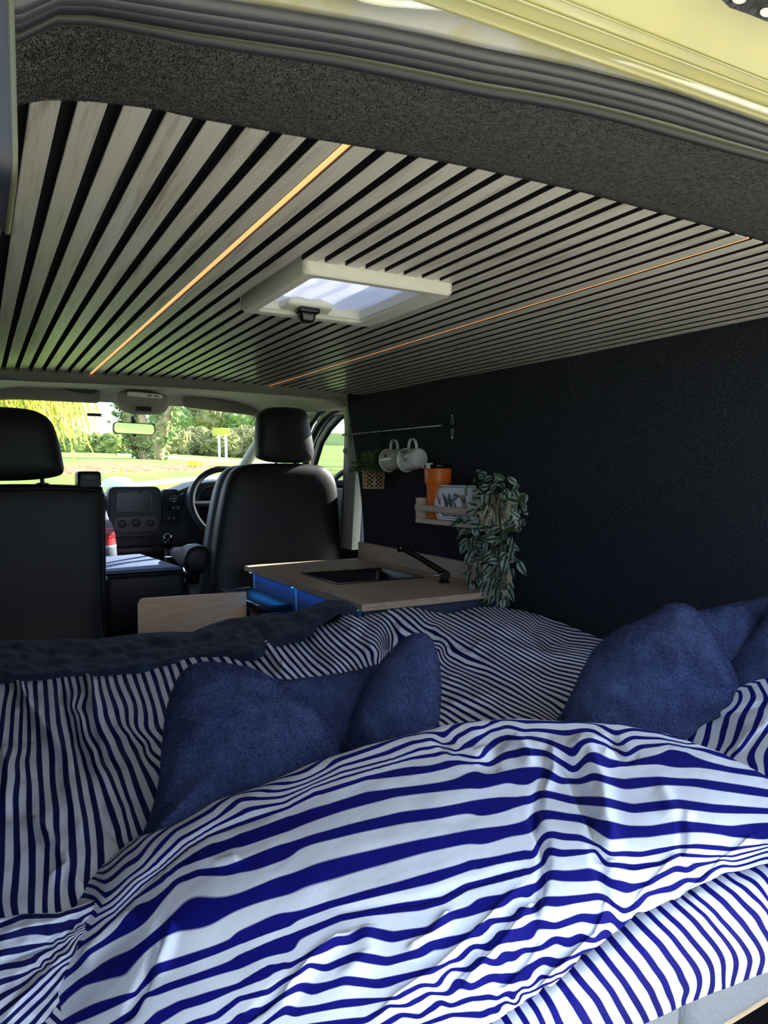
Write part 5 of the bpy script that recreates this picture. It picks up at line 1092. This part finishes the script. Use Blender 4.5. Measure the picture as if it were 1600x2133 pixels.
# flap of striped cloth at lower left, its shadow put into the stripe colour
FL = [[(0,1195),(130,1145),(330,1140),(480,1090),(590,1040)], [(0,1265),(150,1225),(330,1195),(450,1160),(560,1090)], [(0,1350),(150,1320),(300,1290),(420,1230),(520,1150)], [(0,1430),(150,1400),(260,1330),(380,1260),(480,1190)], [(0,1510),(100,1480),(220,1430),(340,1330),(430,1240)], [(0,1595),(130,1520),(260,1410),(390,1320)], [(0,1680),(150,1560),(280,1440),(400,1360)], [(20,1741),(200,1570),(350,1420)], [(90,1741),(250,1590),(380,1440)], [(180,1741),(300,1600),(400,1480)]]
pts, val = [], []
for n_, L in enumerate(FL):
    for q in resample(c1(L), 20): pts.append(q); val.append(n_)
phase_l = TPS(pts, val, 1e-5, sc=1000.)
FT = [(-90, 1945), (0, 1916), (50, 1906), (120, 1904), (180, 1885), (226, 1868), (260, 1850)]
FB = [(-90, 2320), (40, 2320), (120, 2300), (200, 2250), (260, 2150)]
nu4, nv4 = 130, 120; t4 = np.linspace(0, 1, nu4); Ta = interp_pl(FT, t4); Ba = interp_pl(FB, t4); s4 = np.linspace(0, 1, nv4)
PL_ = (Ta[None]*(1-s4[:, None, None])+Ba[None]*s4[:, None, None]).reshape(-1, 2)
hl = TPS([(-90, 1945), (0, 1916), (120, 1904), (226, 1868), (-90, 2320), (60, 2320), (200, 2250), (0, 2050), (150, 2000)], [-.432, -.430, -.430, -.445, -.475, -.48, -.49, -.445, -.458], 1e-4, sc=1000.)
zz = hl(PL_)+fold(PL_, c1([(0, 1400), (260, 1310), (480, 1150)]), -.007, 8)+fold(PL_, c1([(0, 1230), (300, 1170), (520, 1080)]), .006, 10)+fold(PL_, c1([(30, 1700), (240, 1470), (420, 1300)]), .007, 10)+.002*fbm(PL_/1000., 40, 5.)
dirs = FW[None]+RT[None]*((PL_[:, 0]-W_PX/2)/F_PX)[:, None]-UP[None]*((PL_[:, 1]-H_PX/2)/F_PX)[:, None]
Fp_ = dirs*(zz/dirs[:, 2])[:, None]; ul = phase_l(px(Fp_)); ext = []; exu = []
for r in range(10, 0, -1):
    s = r/10; q = Fp_[:nu4].copy(); q += np.array([0, .05, 0])*s; q[:, 2] += (-.475-q[:, 2])*(s**1.5); ext.append(q); exu.append(ul[:nu4]-s)
grid_mesh('turned_flap', np.concatenate(ext+[Fp_]), nu4, nv4+10, 'stripe_shaded', du, uv=np.concatenate(exu+[ul]))

# ---- navy blanket along the front of the bed
BT = [(-120, 1340), (0, 1334), (100, 1332), (200, 1331), (285, 1320), (340, 1316), (400, 1316), (440, 1300), (480, 1288), (540, 1282), (600, 1278), (640, 1266), (680, 1250), (705, 1249), (725, 1254), (745, 1268)]
BB = [(-120, 1418), (0, 1408), (100, 1402), (200, 1396), (300, 1385), (400, 1362), (470, 1356), (530, 1358), (560, 1335), (600, 1322), (630, 1316), (655, 1295), (680, 1276), (700, 1266), (720, 1266), (745, 1275)]
nu5, nv5 = 300, 60; t5 = np.linspace(0, 1, nu5); Ta = interp_pl(BT, t5); Ba = interp_pl(BB, t5); s5 = np.linspace(0, 1, nv5)
PB = (Ta[None]*(1-s5[:, None, None])+Ba[None]*s5[:, None, None]).reshape(-1, 2)
hb = TPS([(-120, 1340), (200, 1331), (400, 1316), (540, 1282), (640, 1266), (705, 1249), (745, 1270), (-120, 1418), (100, 1402), (300, 1385), (470, 1356), (560, 1335), (655, 1295), (720, 1266)],
         [-.437, -.435, -.425, -.395, -.372, -.340, -.360, -.430, -.428, -.420, -.410, -.395, -.365, -.350], 1e-4, sc=1000.)
zz = hb(PB)
nz = fbm(np.stack([PB[:, 0]/40, PB[:, 1]/12], 1), 1., 3.)*.007+fbm(np.stack([PB[:, 0]/18, PB[:, 1]/8], 1), 1., 7.)*.004
for L, a, w_ in (([(470, 1350), (500, 1320), (560, 1295), (620, 1285), (690, 1262)], .012, 10), ([(520, 1300), (560, 1330)], -.010, 9), ([(0, 1350), (200, 1360), (380, 1340), (440, 1330)], -.008, 8), ([(30, 1385), (240, 1372), (420, 1350)], .006, 8), ([(300, 1330), (400, 1335), (460, 1310)], .008, 8)):
    nz = nz+fold(PB, L, a, w_)
dirs = FW[None]+RT[None]*((PB[:, 0]-W_PX/2)/F_PX)[:, None]-UP[None]*((PB[:, 1]-H_PX/2)/F_PX)[:, None]
Bp_ = dirs*(zz/dirs[:, 2])[:, None]; Bp_[:, 2] += nz*np.clip(np.minimum(np.repeat(s5, nu5)*8, 1), .1, 1)
ext = []
for r in range(12, 0, -1):
    s = r/12; q = Bp_[:nu5].copy(); q += np.array([-.01, .08, 0])*s; q[:, 2] -= .22*(s**1.7); ext.append(q)
tail = []
for r in range(1, 4):
    q = Bp_[-nu5:].copy(); q[:, 1] -= .004*r; q[:, 2] -= .006*r; tail.append(q)
bl = grid_mesh('blanket', np.concatenate(ext+[Bp_]+tail), nu5, nv5+15, 'blanket')
tag(bl, 'dark navy fleece blanket bunched along the far edge of the bed', 'blanket')

# ---- fleece pillows
def lobe(bm, outline, D, tilt, th, back, centre=None, ex=2.2, amp=.006, seed=0.):
    P0 = at(*outline[0], D=D) if centre is None else at(*centre, D=D)
    n = -FW+RT*tilt[0]+UP*tilt[1]; n = n/np.linalg.norm(n); L = []
    for (a, c) in outline:
        d = at(a, c, D=1.); L.append(d*((P0@n)/(d@n)))
    def disp(p):
        return n*(amp*noise.noise(Vector(p)*13+Vector((seed, 0, 0)))+amp*.45*noise.noise(Vector(p)*32))
    puff(bm, L, n, th, back, ex=ex, nr=26, centre=P0, disp=disp, per=170)
b = nb()
lobe(b, [(222, 1872), (262, 1800), (302, 1735), (330, 1640), (340, 1540), (352, 1465), (378, 1408), (412, 1388), (455, 1387), (520, 1402), (575, 1425), (630, 1460), (675, 1505), (702, 1550), (700, 1610), (640, 1700), (500, 1790), (340, 1860)], .955, (.34, .74), .080, .05, (480, 1600), 2.0, .012)
lobe(b, [(560, 1430), (610, 1416), (680, 1408), (740, 1398), (800, 1386), (840, 1430), (860, 1520), (830, 1620), (740, 1680), (620, 1660), (560, 1560)], 1.06, (.25, .25), .035, .05, (700, 1530), 2.0, .010, 3.)
lobe(b, [(722, 1600), (728, 1540), (742, 1470), (775, 1410), (812, 1362), (842, 1332), (868, 1320), (895, 1330), (912, 1370), (917, 1430), (914, 1500), (905, 1570), (860, 1640), (780, 1660)], 1.03, (-.15, .25), .055, .05, (830, 1500), 2.0, .010, 6.)
pl_ = obj('pillow', b, 'fleece', sharp=0); pile('fleece_pile', pl_, 210000, .0034, .0006, 'fleece_pile', pl_, nz=.34, flow=.8, want=lambda c, n: (n@FW < .35)*1., seed=5); tag(pl_, 'navy fleece pillow with two peaked corners standing left of centre on the bed', 'pillow', 'navy fleece pillows')
b = nb()
lobe(b, [(1120, 1600), (1165, 1500), (1195, 1430), (1225, 1375), (1250, 1342), (1290, 1312), (1340, 1290), (1372, 1272), (1392, 1260), (1415, 1258), (1438, 1268), (1458, 1300), (1480, 1335), (1502, 1372), (1526, 1425), (1530, 1460), (1500, 1510), (1430, 1570), (1300, 1610), (1200, 1620)], 1.13, (.2, .3), .075, .05, (1340, 1450), 2.0, .012, 11.)
lobe(b, [(1400, 1300), (1440, 1280), (1500, 1264), (1560, 1252), (1620, 1243), (1680, 1260), (1690, 1400), (1650, 1520), (1540, 1560), (1440, 1500)], 1.22, (.1, .25), .045, .05, (1550, 1400), 2.0, .010, 14.)
lobe(b, [(1500, 1560), (1495, 1470), (1515, 1400), (1545, 1350), (1580, 1305), (1610, 1262), (1650, 1235), (1720, 1230), (1790, 1300), (1800, 1450), (1700, 1580)], 1.16, (-.1, .25), .055, .05, (1640, 1430), 2.0, .010, 17.)
pl_ = obj('pillow', b, 'fleece', sharp=0); pile('fleece_pile', pl_, 200000, .0034, .0006, 'fleece_pile', pl_, nz=.34, flow=.8, want=lambda c, n: (n@FW < .35)*1., seed=9); tag(pl_, 'navy fleece pillow against the dark wall at the right', 'pillow', 'navy fleece pillows')

# ================================================================== OUTSIDE
def gz(X, Y):
    if Y < 5.5: return -1.55
    t = min(1, (Y-5.5)/8.); t = t*t*(3-2*t)
    z = -1.55+1.68*t
    if Y > 13.5: z += (Y-13.5)*.052
    if X > 4: z -= min(1.0, (X-4)/12)*.55*t
    return z
G = mat('spring grass', srgb(96, 128, 42), .95, var=(.9, srgb(138, 154, 66), .35, .7), bump=(14, .5, .05))
nu, nv = 140, 330; P = []
for j in range(nv):
    Y = -30+160*(j/(nv-1))**1.0
    for i in range(nu):
        X = -60+150*i/(nu-1); P.append((X, Y, gz(X, Y)-(.0)))
gr = grid_mesh('ground', np.array(P), nu, nv, G); gr['kind'] = 'structure'
b = nb(); nq = 14
for i in range(nq):
    pass
box(b, -7, 9, -9, 5.2, -1.56, -1.535); struct(obj('bounce_ground', b, mat('pale gravel driveway', srgb(205, 198, 176), .95, var=(30, srgb(176, 166, 140), .4, .7), bump=(60, .6, .02)), smooth=False))  # unseen pale ground, added to bounce sunlight up to the ceiling
def ribbon(name, pts, wd, m_, dz, label=None, cat=None):
    b = nb(); rows = []
    q = resample(pts, .7)
    for i, p in enumerate(q):
        t = q[min(i+1, len(q)-1)]-q[max(i-1, 0)]; t = t/np.linalg.norm(t); n = np.array([-t[1], t[0]]); r = []
        for s in np.linspace(-.5, .5, 9): a = p+n*wd*s; r.append((a[0], a[1], gz(*a)+dz-(dz+.03)*(2*abs(s))**6))
        rows.append(r)
    rings(b, rows, close=False); return obj(name, b, m_)
def gpt(x, y, Y):            # a point seen at (x,y), Y metres ahead
    return at(x, y, Y=Y)
struct(ribbon('road', [(4, 24.5), (12, 23.2), (20, 20), (30, 16), (45, 8)], 2.6, mat('grey road', srgb(176, 180, 192), .8, bump=(20, .2, .01)), .03))
bk = ribbon('bark_bed', [(.6, 13.4), (2.6, 14.0), (4.6, 14.6)], 3.0, mat('brown bark mulch', srgb(138, 98, 64), .95, var=(5, srgb(184, 148, 106), .4, .62), bump=(12, 1., .1)), .03); bk['kind'] = 'structure'
lgp = ribbon('garden_kerb', [(.2, 10.9), (2.2, 11.5), (4.3, 12.3)], .22, mat('pale stone kerb', srgb(214, 212, 190), .8), .03); tag(lgp, 'pale stone kerb edging the bark bed beyond the windscreen', 'kerb')
# leafy masses
def blob(name, cx, cy, z0, rx, ry, h, m_, seed, parent=None, sub=4, rough=.28):
    b = nb(); bmesh.ops.create_icosphere(b, subdivisions=sub, radius=1)
    for v in b.verts:
        p = v.co.copy(); n = noise.fractal(p*2.6+Vector((seed, 0, 0)), 1.0, 2.0, 5); p *= 1+rough*n
        v.co = Vector((cx+p.x*rx, cy+p.y*ry, z0+h*.5+p.z*h*.5))
    return obj(name, b, m_, parent, smooth=False)
def leaves(cx, cy, cz, rx, ry, rz, n, size, m_, parent, name='foliage', droop=0.):
    V, Fc = [], []
    for k in range(n):
        d = Vector((random.gauss(0, 1), random.gauss(0, 1), random.gauss(0, 1))).normalized()*random.uniform(.55, 1.08)
        p = Vector((cx+d.x*rx, cy+d.y*ry, cz+d.z*rz)); a = Vector([random.uniform(-1, 1) for _ in range(3)]).normalized(); c = a.orthogonal().normalized()
        s = size*random.uniform(.6, 1.4); i0 = len(V); V += [p+a*s, p+c*s*.5, p-a*s, p-c*s*.5]; Fc.append((i0, i0+1, i0+2, i0+3))
    me = bpy.data.meshes.new(name); me.from_pydata([tuple(v) for v in V], [], Fc); o = link_mesh(name, me, m_, parent, False); o['kind'] = 'stuff'; return o
HG = mat('hedge green', srgb(118, 140, 64), .95, var=(2.2, srgb(168, 174, 96), .4, .68))
HG2 = mat('pale budding green', srgb(116, 120, 68), .95, var=(1.6, srgb(160, 156, 98), .38, .66))
HG3 = mat('ivy green', srgb(112, 136, 72), .95, var=(3, srgb(160, 176, 104), .4, .68))
WL = mat('willow yellow green', srgb(168, 172, 36), .9, var=(1., srgb(200, 196, 74), .4, .7))
BRK = mat('tree bark', srgb(150, 128, 98), .95, var=(6, srgb(196, 172, 130), .4, .7))
def bush(x, yt, yb, Y, wpx, m_, label, nm='bush', group=None, seed=0, cat='bush'):
    c = at(x, (yt+yb)/2, Y=Y); top = at(x, yt, Y=Y)[2]; bot = at(x, yb, Y=Y)[2]; rw = wpx/F_PX*np.linalg.norm(c)*.5; h = top-bot
    t = thing(nm, label, cat, (c[0], c[1], gz(c[0], c[1])), group)
    blob('leaf_mass', c[0], c[1], bot, rw, rw*.8, h, m_, seed, t)
    leaves(c[0], c[1], (top+bot)/2, rw*1.03, rw*.85, h*.52, 1500, .10*max(1, np.linalg.norm(c)/26), m_, t, 'leaf_fringe')
    return t
hl_ = [('left of the mirror, beside the passenger headrest', 150, 908, 968), ('below the small black tag', 195, 906, 966), ('left under the mirror', 240, 905, 966), ('right under the mirror', 288, 908, 962)]
for i, (w_, x, yt, yb) in enumerate(hl_): bush(x, yt, yb, 27+(i % 2), 66, HG, 'green hedge bush seen through the windscreen, '+w_, 'hedge_bush', 'hedge beyond the bark bed', seed=i*3.1)
hl_ = [('right of the ivy clad trunks', 352, 890, 962), ('left of the white sign posts', 405, 893, 962), ('behind the white sign posts', 458, 897, 958), ('just left of the driver headrest', 512, 890, 958), ('behind the driver headrest', 580, 885, 960)]
for i, (w_, x, yt, yb) in enumerate(hl_): bush(x, yt, yb, 36+(i % 2)*2, 84, HG2, 'olive hedge bush across the road, '+w_, 'hedge_bush', 'olive hedge across the road', seed=30+i*2.3)
hl_ = [('above the left end of the olive hedge', 365, 848, 905), ('above the sign posts', 430, 835, 905), ('between the sign posts and driver headrest', 490, 845, 905), ('behind the driver headrest', 560, 838, 905)]
for i, (w_, x, yt, yb) in enumerate(hl_): bush(x, yt, yb, 48, 90, HG2 if i % 2 else HG3, 'pale budding tree crown, '+w_, 'budding_tree', 'budding trees behind the olive hedge', seed=60+i*4.3, cat='tree')
bush(672, 850, 925, 15., 110, HG3, 'round green tree crown in the driver door window', 'side_tree', None, 91, cat='tree'); bush(705, 862, 930, 13., 90, HG2, 'pale bushy tree at the rear edge of the driver door window', 'side_tree', None, 95, cat='tree')
b = nb(); nq = 40; R = []
for i in range(nq):
    X = -60+130*i/(nq-1); zt = 92/F_PX*120+1.2*math.sin(i*.4)+.8*math.sin(i*1.3); R.append([(X, 118, -4), (X, 118, zt*.9), (X, 122, zt), (X, 130, zt*.8), (X, 130, -4)])
rings(b, R); struct(obj('hill', b, mat('pale far hill', srgb(186, 184, 140), .95, var=(.2, srgb(160, 174, 110), .4, .6))))
# ivy clad trunks
for (lab, pts, r0) in (('ivy covered tree trunk leaning left behind the mirror', [(252, 800), (262, 850), (275, 900), (295, 935), (305, 965)], .16), ('thick ivy covered trunk leaning right, right of the mirror', [(372, 800), (350, 850), (338, 890), (325, 925), (322, 965)], .22), ('bare pale tree trunk directly behind the mirror', [(292, 800), (293, 860), (298, 900), (310, 940), (318, 965)], .15)):
    P_ = [Vector(at(a, c, Y=20.)) for a, c in pts]; t = thing('tree', lab, 'tree', P_[-1])
    b = nb(); q = []
    for i in range(len(P_)-1):
        for s in range(6): q.append(P_[i].lerp(P_[i+1], s/6))
    q.append(P_[-1]); tube(b, q, [r0*(.7+.5*i/len(q)) for i in range(len(q))], 12); obj('trunk', b, BRK, t)
    if 'ivy' in lab:
        V, Fc = [], []
        for k in range(1600):
            p = random.choice(q)+Vector((random.gauss(0, r0*.85), random.gauss(0, r0*.6), random.uniform(-.3, .3))); a = Vector([random.uniform(-1, 1) for _ in range(3)]).normalized(); c = a.orthogonal().normalized(); s = random.uniform(.05, .11)
            i0 = len(V); V += [p+a*s, p+c*s*.6, p-a*s, p-c*s*.6]; Fc.append((i0, i0+1, i0+2, i0+3))
        me = bpy.data.meshes.new('ivy'); me.from_pydata([tuple(v) for v in V], [], Fc); io = link_mesh('ivy', me, HG3, t, False); io['kind'] = 'stuff'
# willow: drooping strands
wl = thing('willow', 'yellow green weeping willow drooping over the left of the windscreen', 'tree', (-1.2, 15, gz(-1, 15)))
b = nb(); tube(b, [(-2.2, 15.5, 0), (-2.0, 15.5, 2.0), (-1.6, 15.4, 4.0), (-.4, 15.2, 5.2)], [.35, .3, .22, .12], 10); obj('trunk', b, BRK, wl)
V, Fc = [], []
for k in range(330):
    x0 = random.triangular(-120, 185, 10); y0 = random.uniform(700, 780); sl = random.uniform(.15, .75); Y = random.uniform(12, 17); Lp = random.uniform(70, 190)*(1 if x0 < 150 else .7)
    if x0 > 175: Lp *= .55
    n_ = 26
    for j in range(n_):
        t = j/n_; p = Vector(at(x0+sl*Lp*t*(1-.3*t)+random.uniform(-2, 2), y0+Lp*t, Y=Y)); a = Vector((.25+random.uniform(-.4, .4), random.uniform(-.5, .5), -1)).normalized(); c = a.orthogonal().normalized(); s = random.uniform(.06, .10)
        i0 = len(V); V += [p+a*s, p+c*s*.25, p-a*s, p-c*s*.25]; Fc.append((i0, i0+1, i0+2, i0+3))
me = bpy.data.meshes.new('drooping_leaves'); me.from_pydata([tuple(v) for v in V], [], Fc); wo = link_mesh('drooping_leaves', me, WL, wl, False); wo['kind'] = 'stuff'
# sign on two white posts
sg = thing('road_sign', 'yellowish road sign seen edge on above two white posts', 'sign', gpt(463, 972, 22.))
for xx in (456, 470):
    A_ = Vector(at(xx, 905, Y=22.)); B_ = Vector(at(xx+2, 974, Y=22.)); b = nb(); tube(b, [A_, B_], .04, 10); obj('post', b, 'enamel', sg)
A_ = at(443, 908, Y=22.1); B_ = at(478, 892, Y=22.1); b = nb(); box(b, A_[0], B_[0], 22.08, 22.13, A_[2], B_[2], .01, 1); obj('board', b, mat('faded yellow sign board', srgb(196, 188, 70), .6), sg)
A_ = at(153, 958, Y=25.); b = nb(); lathe(b, [(.06, -.5), (.06, .0), (.10, .02), (.09, .2), (.05, .27), (0, .28)], A_, (0, 0, 1), 14); tag(obj('marker_post', b, 'enamel'), 'short white marker post in front of the hedge at left', 'post')
A_ = at(331, 953, Y=22.); b = nb(); lathe(b, [(.05, -.4), (.05, .0), (.07, .02), (.06, .22), (0, .24)], A_, (0, 0, 1), 14); tag(obj('marker_post', b, 'lens'), 'short grey marker post at the foot of the ivy trunks', 'post')
# daffodils and a smooth boulder just beyond the dashboard
DY = mat('daffodil yellow', srgb(240, 224, 50), .7)
for i, (x, y, lab) in enumerate(((258, 986, 'yellow daffodil clump on the bark bed, left of the kerb end'), (405, 968, 'yellow daffodil clump beside the steering wheel rim, beyond the glass'))):
    c = at(x, y, Y=12.6+i); t = thing('daffodils', lab, 'flowers', (c[0], c[1], c[2]-.15))
    for k in range(9):
        p = (c[0]+random.uniform(-.16, .16), c[1]+random.uniform(-.1, .1), c[2]+random.uniform(-.05, .06)); b = nb(); lathe(b, [(.004, 0), (.035, .01), (.03, .015), (.014, .012), (.016, .03), (.012, .03), (0, .015)], p, (0, -1, .3), 8); obj('bloom', b, DY, t)
        b = nb(); tube(b, [p, (p[0], p[1]+.02, p[2]-.2)], .006, 5); obj('stalk', b, HG, t)
c = at(247, 1010, Y=7.5); b = nb(); bmesh.ops.create_icosphere(b, subdivisions=3, radius=1)
for v in b.verts: v.co = Vector((c[0]+v.co.x*.16*(1+.08*noise.noise(v.co*2)), c[1]+v.co.y*.2, c[2]+v.co.z*.085*(1+.1*noise.noise(v.co*3))))
tag(obj('boulder', b, mat('pale smooth stone', srgb(190, 200, 200), .5)), 'pale smooth rounded stone just beyond the dashboard', 'stone')
